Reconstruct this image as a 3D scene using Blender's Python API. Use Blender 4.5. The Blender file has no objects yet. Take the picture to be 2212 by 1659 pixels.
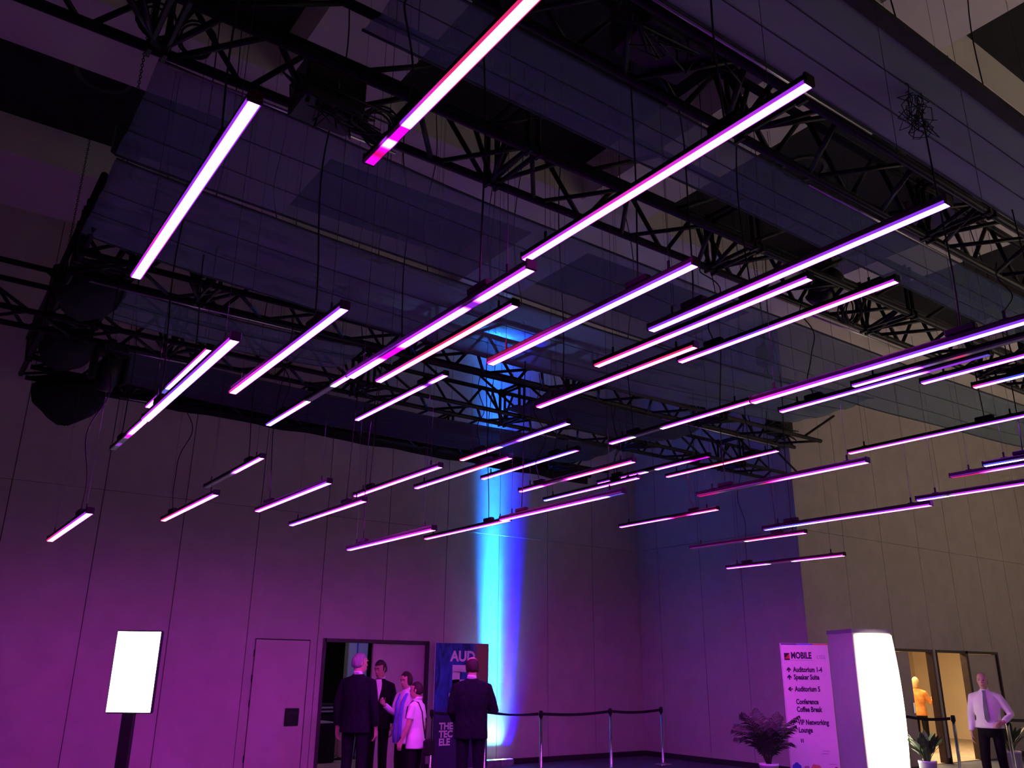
import bpy, math, random
from mathutils import Vector, Matrix, Euler, noise
random.seed(7)
PI = math.pi
S = bpy.context.scene
COL = S.collection

# ---------------------------------------------------------------- camera, world, large lights, exposure
cam_d = bpy.data.cameras.new('camera'); cam = bpy.data.objects.new('camera', cam_d); COL.objects.link(cam)
cam_d.sensor_width = 36.0; cam_d.lens = 36.0 * 1820 / 2212; cam_d.clip_start = .05; cam_d.clip_end = 200
_yaw, _pit, _rol = math.radians(35.45), math.radians(18.69), math.radians(.57)
_f = Vector((math.sin(_yaw)*math.cos(_pit), math.cos(_yaw)*math.cos(_pit), math.sin(_pit)))
_r = Vector((math.cos(_yaw), -math.sin(_yaw), 0)); _u = _r.cross(_f)
_r2 = _r*math.cos(_rol) + _u*math.sin(_rol); _u2 = _r2.cross(_f)
cam.matrix_world = Matrix(((_r2.x, _u2.x, -_f.x, 0), (_r2.y, _u2.y, -_f.y, 0), (_r2.z, _u2.z, -_f.z, 1.70), (0, 0, 0, 1)))
S.camera = cam

w = bpy.data.worlds.new('world'); S.world = w; w.use_nodes = True
w.node_tree.nodes['Background'].inputs[0].default_value = (.60, .50, .50, 1)
w.node_tree.nodes['Background'].inputs[1].default_value = .075

def lamp(name, kind, loc, energy, color, rot=(0, 0, 0), **kw):
    d = bpy.data.lights.new(name, kind); d.energy = energy; d.color = color
    for k, v in kw.items(): setattr(d, k, v)
    o = bpy.data.objects.new(name, d); COL.objects.link(o); o.location = loc; o.rotation_euler = rot
    return o
# unseen warm fill lamps added over the lobby, right of the hall
for i, (x, y) in enumerate(((15.5, -3.4), (19.5, -1.0), (19.5, -5.0))):
    lamp('lobby_overhead_fill', 'AREA', (x, y, 8.3), 440, (1, .86, .72), shape='DISK', size=1.0, spread=math.radians(76))
# unseen warm area lamp added before the far right wall as side fill
lamp('lobby_side_fill', 'AREA', (26.2, .5, 2.2), 95, (1, .78, .60), rot=(0, PI/2, 0), shape='RECTANGLE', size=3.8, size_y=11)
# warm light of the rooms behind the two doorways
lamp('side_room_light', 'AREA', (18.6, 11.6, 3.0), 400, (1, .74, .42), shape='RECTANGLE', size=4, size_y=1.5)
lamp('back_room_light', 'AREA', (7.0, 15.9, 2.9), 5, (1, .82, .62), shape='RECTANGLE', size=.8, size_y=.5)
lamp('back_room_violet_fill', 'AREA', (8.2, 15.6, 2.8), 9, (.35, .25, 1), shape='RECTANGLE', size=.6, size_y=.3)  # unseen violet lamp added to colour the pillar
S.view_settings.view_transform = 'Standard'; S.view_settings.look = 'None'
S.view_settings.gamma = 1; S.view_settings.use_curve_mapping = False
S.view_settings.exposure = 0.0
TUBE_STRENGTH = 92.0

# ---------------------------------------------------------------- helpers
def tag(o, label=None, cat=None, group=None, kind=None):
    if label: o['label'] = label
    if cat: o['category'] = cat
    if group: o['group'] = group
    if kind: o['kind'] = kind
    return o
def empty(name, loc, rz=0, label=None, cat=None, group=None):
    o = bpy.data.objects.new(name, None); COL.objects.link(o); o.empty_display_size = .1
    o.location = loc; o.rotation_euler = (0, 0, rz)
    return tag(o, label, cat, group)
def link_mesh(name, me, mat=None, parent=None):
    if mat and not me.materials: me.materials.append(mat)
    o = bpy.data.objects.new(name, me); COL.objects.link(o)
    if parent: o.parent = parent
    return o

class MB:
    def __init__(s): s.v = []; s.f = []
    def add(s, vs, fs):
        b = len(s.v); s.v += [tuple(p) for p in vs]; s.f += [tuple(b+i for i in q) for q in fs]; return s
    def box(s, x0, x1, y0, y1, z0, z1):
        return s.add([(x0,y0,z0),(x1,y0,z0),(x1,y1,z0),(x0,y1,z0),(x0,y0,z1),(x1,y0,z1),(x1,y1,z1),(x0,y1,z1)],
                     [(3,2,1,0),(4,5,6,7),(0,1,5,4),(1,2,6,5),(2,3,7,6),(3,0,4,7)])
    def bevbox(s, x0, x1, y0, y1, z0, z1, b):
        "box with the four upright edges chamfered and the top edge softened"
        def ring(x0, x1, y0, y1, z): return [(x0+b,y0,z),(x1-b,y0,z),(x1,y0+b,z),(x1,y1-b,z),(x1-b,y1,z),(x0+b,y1,z),(x0,y1-b,z),(x0,y0+b,z)]
        R = [ring(x0+b,x1-b,y0+b,y1-b,z0), ring(x0,x1,y0,y1,z0+b), ring(x0,x1,y0,y1,z1-b), ring(x0+b,x1-b,y0+b,y1-b,z1)]
        return s.rings(R)
    def rings(s, R, cap=True, close=True):
        n = len(R[0]); b = len(s.v)
        for r in R: s.v += [tuple(p) for p in r]
        for i in range(len(R)-1):
            for j in range(n if close else n-1):
                k = (j+1) % n
                s.f.append((b+i*n+j, b+i*n+k, b+(i+1)*n+k, b+(i+1)*n+j))
        if cap:
            s.f.append(tuple(b+j for j in reversed(range(n)))); s.f.append(tuple(b+(len(R)-1)*n+j for j in range(n)))
        return s
    def cyl(s, p0, p1, r0, r1=None, n=10):
        return s.tube([p0, p1], [r0, r0 if r1 is None else r1], n)
    def tube(s, pts, r, n=8, cap=True):
        pts = [Vector(p) for p in pts]; R = []
        rr = r if isinstance(r, (list, tuple)) else [r]*len(pts)
        t = (pts[1]-pts[0]).normalized(); a = Vector((0,0,1)) if abs(t.z) < .9 else Vector((1,0,0))
        u = t.cross(a).normalized()
        for i, p in enumerate(pts):
            t = ((pts[min(i+1,len(pts)-1)]-pts[max(i-1,0)])).normalized()
            u = (u - t*u.dot(t)).normalized(); v = t.cross(u)
            e = rr[i] if isinstance(rr[i], (list, tuple)) else (rr[i], rr[i])
            R.append([p + u*math.cos(2*PI*k/n)*e[0] + v*math.sin(2*PI*k/n)*e[1] for k in range(n)])
        return s.rings(R, cap)
    def lathe(s, prof, c=(0,0,0), n=20):
        return s.rings([[(c[0]+r*math.cos(2*PI*k/n), c[1]+r*math.sin(2*PI*k/n), c[2]+z) for k in range(n)] for r, z in prof])
    def ell(s, c, r, nu=12, nv=8, M=None):
        R = []
        for i in range(nv+1):
            a = -PI/2 + PI*(i+.02)/(nv+.04)
            ring = []
            for k in range(nu):
                p = Vector((r[0]*math.cos(a)*math.cos(2*PI*k/nu), r[1]*math.cos(a)*math.sin(2*PI*k/nu), r[2]*math.sin(a)))
                if M: p = M @ p
                ring.append(p+Vector(c))
            R.append(ring)
        return s.rings(R)
    def mesh(s, name, smooth=False):
        me = bpy.data.meshes.new(name); me.from_pydata(s.v, [], s.f); me.update()
        if smooth: me.polygons.foreach_set('use_smooth', [True]*len(me.polygons))
        return me
    def build(s, name, mat, parent=None, smooth=False):
        return link_mesh(name, s.mesh(name, smooth), mat, parent)

MATS = {}
def mat(name, col, rough=.7, metal=0, var=0, scale=8, bump=0, bscale=120, emit=None, es=0, alpha=None, stretch=None, spec=.3, sheen=0):
    if name in MATS: return MATS[name]
    m = bpy.data.materials.new(name); m.use_nodes = True; nt = m.node_tree; N = nt.nodes; L = nt.links
    b = N['Principled BSDF']; b.inputs['Base Color'].default_value = (*col, 1); b.inputs['Roughness'].default_value = rough
    b.inputs['Metallic'].default_value = metal; b.inputs['Specular IOR Level'].default_value = spec
    if sheen: b.inputs['Sheen Weight'].default_value = sheen
    tc = N.new('ShaderNodeTexCoord'); mp = N.new('ShaderNodeMapping'); L.new(tc.outputs['Object'], mp.inputs[0])
    if stretch: mp.inputs['Scale'].default_value = stretch
    if var:
        n = N.new('ShaderNodeTexNoise'); n.inputs['Scale'].default_value = scale; n.inputs['Detail'].default_value = 5
        L.new(mp.outputs[0], n.inputs['Vector'])
        r = N.new('ShaderNodeValToRGB'); r.color_ramp.elements[0].position = .3; r.color_ramp.elements[1].position = .7
        r.color_ramp.elements[0].color = (*[max(0, c*(1-var)) for c in col], 1); r.color_ramp.elements[1].color = (*[min(1, c*(1+var)) for c in col], 1)
        L.new(n.outputs['Fac'], r.inputs[0]); L.new(r.outputs[0], b.inputs['Base Color'])
    if bump:
        n2 = N.new('ShaderNodeTexNoise'); n2.inputs['Scale'].default_value = bscale; n2.inputs['Detail'].default_value = 3
        L.new(mp.outputs[0], n2.inputs['Vector'])
        bp = N.new('ShaderNodeBump'); bp.inputs['Strength'].default_value = bump; bp.inputs['Distance'].default_value = .01
        L.new(n2.outputs['Fac'], bp.inputs['Height']); L.new(bp.outputs[0], b.inputs['Normal'])
    if emit:
        b.inputs['Emission Color'].default_value = (*emit, 1); b.inputs['Emission Strength'].default_value = es
    if alpha is not None:
        t = N.new('ShaderNodeBsdfTransparent'); mx = N.new('ShaderNodeMixShader'); mx.inputs[0].default_value = alpha
        L.new(t.outputs[0], mx.inputs[1]); L.new(b.outputs[0], mx.inputs[2])
        L.new(mx.outputs[0], N['Material Output'].inputs['Surface'])
    MATS[name] = m; return m

M_wall = mat('wall_fabric', (.46, .41, .39), .85, var=.06, scale=3, bump=.25, bscale=220)
M_wallback = mat('wall_joint', (.10, .085, .08), .9, var=.1)
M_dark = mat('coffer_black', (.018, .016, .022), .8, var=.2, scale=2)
M_beam = mat('beam_paint', (.80, .76, .72), .75, var=.04, scale=1.5)
M_floor = mat('carpet', (.075, .075, .12), .5, var=.25, scale=5, bump=.5, bscale=300)
M_base = mat('baseboard_dark', (.03, .022, .03), .5, var=.1)
M_truss = mat('truss_black', (.009, .0085, .011), .42, var=.3, scale=14, spec=.18)
M_alu = mat('aluminium_edge', (.55, .55, .58), .3, metal=1, var=.1)
M_black = mat('black_plastic', (.012, .012, .014), .45, var=.2, scale=20)
M_blackcloth = mat('black_cloth', (.010, .010, .013), .95, var=.3, scale=10, bump=.4, bscale=80)
M_cable = mat('cable_rubber', (.012, .012, .014), .6, var=.1)
M_wire = mat('steel_wire', (.06, .06, .065), .4, metal=.8, var=.1)
M_chrome = mat('chrome', (.75, .75, .77), .16, metal=1, var=.05)
M_white = mat('white_paint', (.78, .77, .76), .5, var=.03)
M_doorframe = mat('door_frame_dark', (.045, .025, .022), .5, var=.2)

# ---------------------------------------------------------------- setting
BY, PX, EY = 14.07, 13.56, 9.80          # back wall, side wall of the recess, wall with the lobby doors
CZ, RZ = 8.50, 9.10                       # underside of beams, coffer panels
def rects_minus(x0, x1, z0, z1, holes):
    "rectangles covering [x0,x1]x[z0,z1] without the holes"
    out = []; xs = sorted({x0, x1, *[min(max(h[0], x0), x1) for h in holes], *[min(max(h[1], x0), x1) for h in holes]})
    for a, b in zip(xs, xs[1:]):
        if b-a < 1e-4: continue
        segs = [(z0, z1)]
        for h in holes:
            if h[0] < (a+b)/2 < h[1]:
                n = []
                for s0, s1 in segs:
                    if h[2] > s0: n.append((s0, min(s1, h[2])))
                    if h[3] < s1: n.append((max(s0, h[3]), s1))
                segs = [q for q in n if q[1]-q[0] > 1e-4]
        out += [(a, b, *q) for q in segs]
    return out
def struct(name, mb, m, parent=None, label=None, smooth=False):
    o = mb.build(name, m, parent, smooth)
    if not parent: o['kind'] = 'structure'
    if label: o['label'] = label
    return o
def panel_wall(name, axis, c, seams, z0, z1, holes, thick, sgn, label):
    """slab at coordinate c (x or y), fabric panels proud of it by 2 cm towards sgn"""
    back = MB()
    for a, b, p, q in rects_minus(seams[0], seams[-1], z0, z1, holes):
        lo, hi = sorted((c - sgn*.02, c - sgn*thick))
        if axis == 'y': back.box(a, b, lo, hi, p, q)
        else: back.box(lo, hi, a, b, p, q)
    wo = struct(name, back, M_wallback, label=label)
    g = .006
    for s0, s1 in zip(seams, seams[1:]):
        for za, zb, pr in ((z0+.10, 4.25, 0), (4.255, z1, .010)):     # lower course, and the upper one slightly proud of it
            mb = MB(); lo, hi = sorted((c + sgn*pr, c - sgn*.02))
            hh = [(h[0]-g, h[1]+g, h[2], h[3]+g) for h in holes]
            for a, b, p, q in rects_minus(s0+g, s1-g, za, zb, hh):
                if axis == 'y': mb.box(a, b, lo, hi, p, q)
                else: mb.box(lo, hi, a, b, p, q)
            if mb.v: link_mesh('wall_panel', mb.mesh('wall_panel'), M_wall, wo)
    return wo

floor = struct('floor', MB().box(-9, 28, -9, 18.6, -.1, 0), M_floor, label='dark blue grey carpeted hall floor')
struct('floor_bounce', MB().box(12.0, 26.4, -9, 1.5, 0, .012), mat('bounce_tile', (.52, .47, .40), .45, var=.08, scale=2), label='pale lobby floor area on the right, added to bounce light upward')  # unseen pale surface added to bounce light up to the fabrics
D1 = (4.95, 5.89, 0, 2.13); OP = (6.15, 8.18, 0, 2.14)
bseams = [-8.8, -7.57, -6.34, -5.11, -3.88, -2.65, -1.42, -.13, 1.10, 2.34, 3.57, 4.80, 6.02, 7.25, 8.51, 9.74, 10.97, 12.20, PX+.02]
wall_back = panel_wall('wall_back', 'y', BY, bseams, 0, CZ, [D1, OP], .2, -1, 'tall panelled back wall with doors, washed magenta near the floor')
wall_side = panel_wall('wall_side', 'x', PX, [EY+.03, 11.17, 12.23, 13.44, BY], 0, CZ, [], .2, -1, 'panelled side wall of the recess glowing blue and violet')
ED1 = (16.10, 17.69, 0, 2.13); ED2 = (17.86, 20.40, 0, 2.13)
wall_lobby = panel_wall('wall_lobby', 'y', EY, [PX+.021, 15.03, 16.36, 17.75, 19.0, 20.23, 21.46, 22.69, 23.92, 25.15, 26.4], 0, 8.9, [ED1, ED2], .12, -1, 'tan panelled wall with lobby doors on the right')
struct('wall_left', MB().box(-9, -8.8, -9, 14.3, 0, 9.3), M_wall, label='far left hall wall outside the view')
struct('wall_right', MB().box(26.4, 26.6, -9, 10, 0, 9.3), M_wall, label='far right lobby wall outside the view')
struct('baseboard_back', MB().box(-8.8, 4.94, BY-.015, BY+.02, 0, .10).box(5.9, 6.14, BY-.015, BY+.02, 0, .10).box(8.19, PX, BY-.015, BY+.02, 0, .10), M_base)
struct('baseboard_side', MB().box(PX-.015, PX+.02, EY, BY, 0, .10), M_base)
struct('baseboard_lobby', MB().box(PX, 16.09, EY-.015, EY+.02, 0, .1).box(20.41, 26.4, EY-.015, EY+.02, 0, .1), M_base)
struct('trim_1', MB().box(PX-.012, PX+.05, EY-.03, EY+.03, 0, CZ), mat('corner_bead', (.42, .38, .33), .5, var=.05), label='corner bead between the violet recess and the tan wall')

# coffered ceiling: black panels above, wide pale beams below them
ceiling = struct('ceiling', MB().box(-9, 26.6, -9, 14.3, RZ, RZ+.1), M_dark, label='black coffered ceiling panels between pale beams')
XB = [(-7.0, -5.8), (-2.2, -1.0), (2.63, 3.84), (7.40, 8.60), (12.85, 14.05), (18.4, 19.6), (23.6, 24.8)]
YB = [(-6.1, -4.8), (-1.2, .08), (3.63, 4.90), (8.57, 9.86), (12.40, 14.27)]
for a, b in XB: link_mesh('beam', MB().box(a, b, -9, 14.27, CZ+.002, RZ).mesh('beam'), M_beam, ceiling)
for a, b in YB: link_mesh('beam', MB().box(-9, 26.6, a, b, CZ, RZ-.002).mesh('beam'), M_beam, ceiling)
ring = MB(); R_ = []
for r, z in ((.30, 0), (.36, 0), (.36, -.03), (.30, -.03)): R_.append([(r*math.cos(2*PI*k/28), r*math.sin(2*PI*k/28), z) for k in range(28)])
ring.rings(R_+[R_[0]], cap=False)
for x, y in ((.95, 10.7), (6.2, 11.2), (10.2, 6.6)):
    o = link_mesh('speaker_grille_ring', ring.mesh('speaker_grille_ring'), mat('ring_grey', (.06, .055, .06), .6), ceiling); o.location = (x, y, RZ)
for n_, (x, y, z) in enumerate(((1.58, 11.87, RZ-.02),)):
    l = MB().box(-.012, .012, -.10, .10, -.02, .02).build('emergency_lamp', mat('lamp_white', (.8, .8, .8), .5, emit=(.9, .92, 1), es=1.5)); l.location = (x, y, z)
    tag(l, 'tiny white emergency lamp on the black ceiling panel at far left', 'lamp')

# ---------------------------------------------------------------- LED tubes
COLS = dict(V=(.40, .035, 1), P=(.68, .035, 1), M=(1, .035, .78), R=(1, .030, .20), B=(.08, .10, 1), W=(.25, .05, 1), O=(.35, .33, .42), X=(.9, .0, .9), Z=(.9, .0, .12), Y=(.35, .02, .9), K=(.12, .1, .8))
DIM = dict(O=.0007, X=.014, Z=.009, Y=.009, K=.008)
def tube_mat(i, stops):
    m = bpy.data.materials.new('led_diffuser_%02d' % i); m.use_nodes = True; nt = m.node_tree; N = nt.nodes; L = nt.links
    b = N['Principled BSDF']; b.inputs['Base Color'].default_value = (.12, .115, .14, 1); b.inputs['Roughness'].default_value = .35
    tc = N.new('ShaderNodeTexCoord'); sp = N.new('ShaderNodeSeparateXYZ'); L.new(tc.outputs['Object'], sp.inputs[0])
    mr = N.new('ShaderNodeMapRange'); mr.inputs[1].default_value = -1; mr.inputs[2].default_value = 1; L.new(sp.outputs['Y'], mr.inputs[0])
    rc = N.new('ShaderNodeValToRGB'); rs = N.new('ShaderNodeValToRGB')
    for r, fn in ((rc, lambda c: (*COLS[c], 1)), (rs, lambda c: (DIM.get(c, 1),)*3+(1,))):
        el = r.color_ramp.elements
        for k, (t, c) in enumerate(stops):
            e = el[k] if k < 2 else el.new(t)
            e.position = t; e.color = fn(c)
        L.new(mr.outputs[0], r.inputs[0])
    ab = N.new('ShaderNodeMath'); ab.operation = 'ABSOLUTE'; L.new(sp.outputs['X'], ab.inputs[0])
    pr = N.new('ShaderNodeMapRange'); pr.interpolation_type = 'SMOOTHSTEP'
    for k, v in ((1, .0205), (2, .0245), (3, 1.0), (4, .0085)): pr.inputs[k].default_value = v  # dim saturated rim imitates a glow halo around the tube
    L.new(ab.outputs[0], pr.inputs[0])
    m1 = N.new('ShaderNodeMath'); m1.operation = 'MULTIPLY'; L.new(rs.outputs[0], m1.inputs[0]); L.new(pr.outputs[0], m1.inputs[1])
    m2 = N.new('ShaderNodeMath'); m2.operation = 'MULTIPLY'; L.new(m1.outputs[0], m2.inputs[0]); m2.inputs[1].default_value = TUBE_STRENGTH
    L.new(rc.outputs[0], b.inputs['Emission Color']); L.new(m2.outputs[0], b.inputs['Emission Strength'])
    return m
# shared part meshes; a tube runs along local y from -1 (near) to +1 (far), diffuser facing down
HB = MB(); R_ = []
for y in (-1, 1): R_.append([(-.0290, y, .0), (.0290, y, .0), (.0290, y, .030), (.022, y, .040), (-.022, y, .040), (-.0290, y, .030)])
HB.rings(R_); me_house = HB.mesh('housing')
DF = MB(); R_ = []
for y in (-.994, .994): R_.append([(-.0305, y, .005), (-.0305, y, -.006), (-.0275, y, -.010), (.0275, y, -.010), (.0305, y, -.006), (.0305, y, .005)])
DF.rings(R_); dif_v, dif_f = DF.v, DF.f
EC = MB().bevbox(-.0315, .0315, -.008, .008, -.011, .042, .003); me_cap = EC.mesh('end_cap')
BR = MB().box(-.010, .010, -.03, .03, .040, .048).box(-.004, .004, -.008, .008, .048, .10); me_brk = BR.mesh('hanger_bracket')
DRV = MB().bevbox(-.026, .026, -.09, .09, .041, .082, .006); me_drv = DRV.mesh('driver_box')
M_house = mat('tube_housing', (.0045, .004, .005), .5, var=.2, spec=.12)
FOOT = [(-2, 17, 2.63, 3.14), (-3, 17.5, 4.12, 4.64), (.75, 11.6, 7.76, 8.26), (-4, 13.1, 9.55, 10.05), (.85, 10.4, 11.5, 12.0), (.80, 1.25, 7.3, 12.1)]
def hang_z(x, y):                            # a truss above takes the wire, else the ceiling does
    if any(a-.03 <= x <= b+.03 and c-.03 <= y <= d+.03 for a, b, c, d in FOOT): return 5.17
    return ceil_z(x, y)
# key: (x/h, near y/h, far y/h, h, colour stops from near end to far end, label)
def ceil_z(x, y):
    if any(a <= x <= b for a, b in XB) or any(a <= y <= b for a, b in YB): return CZ
    return RZ
TUBES = [
 (.371, 1.357, 2.29, 2.14, 'V0 V.5 P.62 M.72 P.85 P1', 'thickest violet-white LED tube at upper left, hung alone before the fabric'),
 (.635, .545, 1.416, 2.30, 'R0 R.62 M.7 V.80 V.815 X.82 X.875 V.885 P.90 X.92 Z.95 X.97 X1', 'LED tube leaving the top edge, red above and dim magenta at its lower end'),
 (1.158, .717, 1.574, 2.33, 'V0 P.2 M.45 M.6 P.8 P1', 'large magenta LED tube from upper right to centre, crossing both near trusses'),
 (1.754, .784, 1.724, 2.13, 'W0 V.4 P.55 V.8 W1', 'long violet LED tube whose upper end reaches the right lower truss'),
 (1.527, 1.329, 2.276, 2.11, 'W0 W.5 V.65 P.8 M1', 'LED tube in the centre, blue-violet at the top and magenta at its low end'),
 (2.033, 1.074, 1.868, 2.52, 'P0 M.25 P.45 W.6 P.85 M1', 'pink-violet LED tube ending beside the cable coil on the right truss'),
 (1.833, 1.202, 2.071, 2.30, 'P0 P.3 V.5 M.7 R1', 'LED tube right of centre turning from purple to red at its low end'),
 (1.966, 1.734, 2.578, 2.37, 'R0 R.15 M.4 P.7 M1', 'LED tube with red upper end just below the red-tipped purple tube'),
 (1.199, 1.602, 2.698, 1.82, 'P0 P.2 Y.24 Y.28 P.31 P.62 X.66 X.76 P.79 W1', 'central LED tube broken by two dim magenta patches'),
 (1.304, 1.817, 2.681, 2.32, 'P0 R.2 R.6 M.8 P1', 'red LED tube in the centre, beside the tube with two dim patches'),
 (.916, 2.135, 3.144, 1.98, 'V0 V.3 P.6 M.85 R1', 'purple LED tube left of centre with a red lower end'),
 (.739, 2.578, 3.754, 1.70, 'P0 V.3 W.55 P.8 P1', 'bright LED tube at left overlapping a second tube behind it'),
 (.701, 2.72, 3.545, 2.43, 'M0 P.3 V.58 K.64 K.76 P.8 P1', 'LED tube with a dim blue gap, tucked behind the bright left tube'),
 (.739, 3.49, 4.403, 2.20, 'P0 P.55 X.62 X.66 O.7 O.8 Y.83 Y.86 O.89 O1', 'mostly unlit LED tube tip showing below the bright left tube'),
 (1.464, 2.465, 3.196, 2.74, 'P0 P.12 Y.16 Y.2 P.25 P.7 V1', 'purple LED tube before the dark fabric, with a short dim gap near its top'),
 (1.191, 2.667, 3.504, 2.39, 'P0 P.15 O.2 O.47 M.5 P.6 W1', 'LED tube with a grey unlit middle, left of the central tubes'),
 (2.596, .95, 2.019, 1.87, 'W0 W.35 V.6 P.8 M1', 'longest LED tube entering at the right edge, blue-violet to pink'),
 (2.582, 2.011, 2.832, 2.44, 'M0 P.35 P.55 O.6 O.8 P.85 P1', 'LED tube continuing the longest right one, dark gap before its low tip'),
 (2.728, .83, 1.665, 2.40, 'O0 O.48 Z.52 O.6 Y.68 P.73 V1', 'half-lit LED tube partly behind the longest right one'),
 (2.786, 1.199, 2.032, 2.40, 'K0 Y.12 Y.25 W.35 V.6 P1', 'violet LED tube under the longest right one, ending over the tan wall'),
 (2.896, .66, 1.496, 2.40, 'P0 P.5 V.8 V1', 'violet LED tube at the right edge, upper of two short ones'),
 (3.091, .575, 1.408, 2.40, 'B0 B.85 P.93 R1', 'blue LED tube with a red tip at the right edge, lower of two short ones'),
 (3.614, 1.437, 2.271, 2.40, 'V0 V.3 P.7 M1', 'long purple LED tube across the tan wall at the right edge'),
 (3.836, 2.314, 3.439, 1.78, 'V0 P.15 P.4 Z.55 O.62 O.8 Z.9 Z1', 'LED tube over the wall corner, dark and faintly red in its far half'),
 (3.303, 2.443, 3.177, 2.72, 'P0 R.5 M.75 M1', 'thin pink LED tube under the right truss ends'),
 (3.127, 2.717, 3.538, 2.44, 'X0 X.12 P.2 P.42 O.45 O.52 P.56 V1', 'LED tube with dark middle and dim magenta top, beside the pink one under truss ends'),
 (3.197, 3.285, 4.127, 2.32, 'P0 P.5 V.8 B1', 'LED tube with a blue tip, directly below the one with the dark middle'),
 (2.912, 3.021, 3.995, 2.05, 'M0 R.2 M.52 X.57 O.62 X.75 P.8 P1', 'LED tube before the wall corner with a dim stretch and pink top'),
 (2.54, 3.014, 3.842, 2.42, 'Y0 W.08 W.4 P.6 P1', 'LED tube with a blue top before the right side of the blue column of light'),
 (2.209, 2.68, 3.538, 2.33, 'W0 W.38 Y.44 K.58 M.65 R1', 'LED tube with blue top, dim middle and red tip, below the far truss'),
 (2.373, 3.338, 4.294, 2.09, 'M0 R.3 P.6 P1', 'pink LED tube left of the blue column of light, under the far fabric edge'),
 (2.199, 3.724, 4.74, 1.97, 'P0 M.5 P1', 'magenta LED tube above the short one over the open doorway'),
 (2.312, 4.84, 6.066, 1.63, 'M0 P.5 V1', 'magenta LED tube with violet low end, above the open doorway'),
 (1.904, 4.46, 5.642, 1.69, 'V0 P.35 P.6 M1', 'short violet-to-pink LED tube above the closed door'),
 (1.383, 4.106, 5.05, 2.12, 'P0 P.42 Y.48 O.52 O1', 'LED tube lit only in its upper half, far left of centre'),
 (1.496, 5.214, 6.457, 1.61, 'P0 M.5 R1', 'pink LED tube with red tip, right below the half-lit one'),
 (1.002, 6.43, 8.169, 1.15, 'V0 P.35 M.6 R1', 'lowest LED tube at the far left, above the lit totem screen'),
 (3.247, 5.561, 7.056, 1.28, 'M0 P.5 V1', 'low pink LED tube over the poster, left of the pair before the blue column'),
 (3.447, 4.854, 6.033, 1.70, 'M0 P.4 M1', 'pink LED tube crossing the foot of the blue column of light'),
 (3.408, 3.63, 4.90, 1.57, 'K0 K.1 P.2 P.8 P1', 'thin LED tube with a dim blue top, reaching right from the blue column'),
 (4.266, 3.663, 4.598, 2.14, 'R0 M.2 Z.3 Z.42 P.5 P1', 'red-pink LED tube across the wall corner'),
 (5.177, 2.734, 4.021, 1.55, 'P0 V.3 P.5 B.75 B.9 K1', 'LED tube with cyan-blue far half, over the edge of the tan wall'),
 (5.527, 3.911, 5.076, 1.72, 'M0 R.45 O.5 O1', 'half-dark LED tube with red upper half, over the violet wall'),
 (6.898, 4.502, 5.857, 1.48, 'M0 P.36 O.42 O.6 P.66 P1', 'lowest right LED tube with a dark middle, over the wayfinding sign'),
 (4.974, 1.53, 2.708, 1.70, 'P0 P.8 O.83 W.87 W1', 'purple LED tube with a separate blue tip at the right edge'),
 (4.375, 1.0, 2.008, 2.00, 'O0 O.8 B.9 B1', 'mostly unlit LED tube with blue tip at the right edge'),
 (4.507, 1.25, 2.25, 2.00, 'W0 W.6 P.75 Z.85 Z1', 'LED tube with dull red tip at the right edge, under the blue-tipped one'),
]
for i, (xr, a, b, h, st, lab) in enumerate(TUBES):
    stops = [(float(s[1:]), s[0]) for s in st.split()]
    x, yc, z = xr*h, (a+b)/2*h, 1.70+h
    half = (b-a)*h/2
    t = empty('led_tube_light', (x, yc, z), 0, lab, 'light', 'LED tube lights hung over the hall')
    ho = link_mesh('housing', me_house, M_house, t); ho.scale.y = half
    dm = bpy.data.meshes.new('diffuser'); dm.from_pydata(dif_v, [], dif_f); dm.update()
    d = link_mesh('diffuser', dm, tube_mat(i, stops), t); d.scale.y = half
    for s_ in (-1, 1):
        c = link_mesh('end_cap', me_cap, M_house, t); c.location.y = s_*half
        bk = link_mesh('hanger_bracket', me_brk, M_house, t); bk.location.y = s_*half*.80
        zz = hang_z(x, yc+s_*half*.8) - z
        MB().cyl((0, s_*half*.8, .10), (0, s_*half*.8, zz), .0016, n=5).build('suspension_wire', M_wire, t)
    dv = link_mesh('driver_box', me_drv, M_house, t); dv.location.y = half*(.62 if i % 2 else -.55)
    zz = hang_z(x, yc+dv.location.y) - z; rnd = random.Random(i); pts = []
    ph1, ph2, f1, f2 = rnd.random()*6, rnd.random()*6, 5+6*rnd.random(), 11+8*rnd.random()
    for k in range(36):
        q = k/35; am = .06*math.sin(PI*q)
        pts.append((am*(math.sin(f1*q+ph1)+.5*math.sin(f2*q+ph2)), dv.location.y+am*(math.cos(f1*q+ph2)+.4*math.sin(f2*q)), .075+q*(zz-.075)))
    MB().tube(pts, .0055, 5).build('power_cable', M_cable, t, True)

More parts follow.
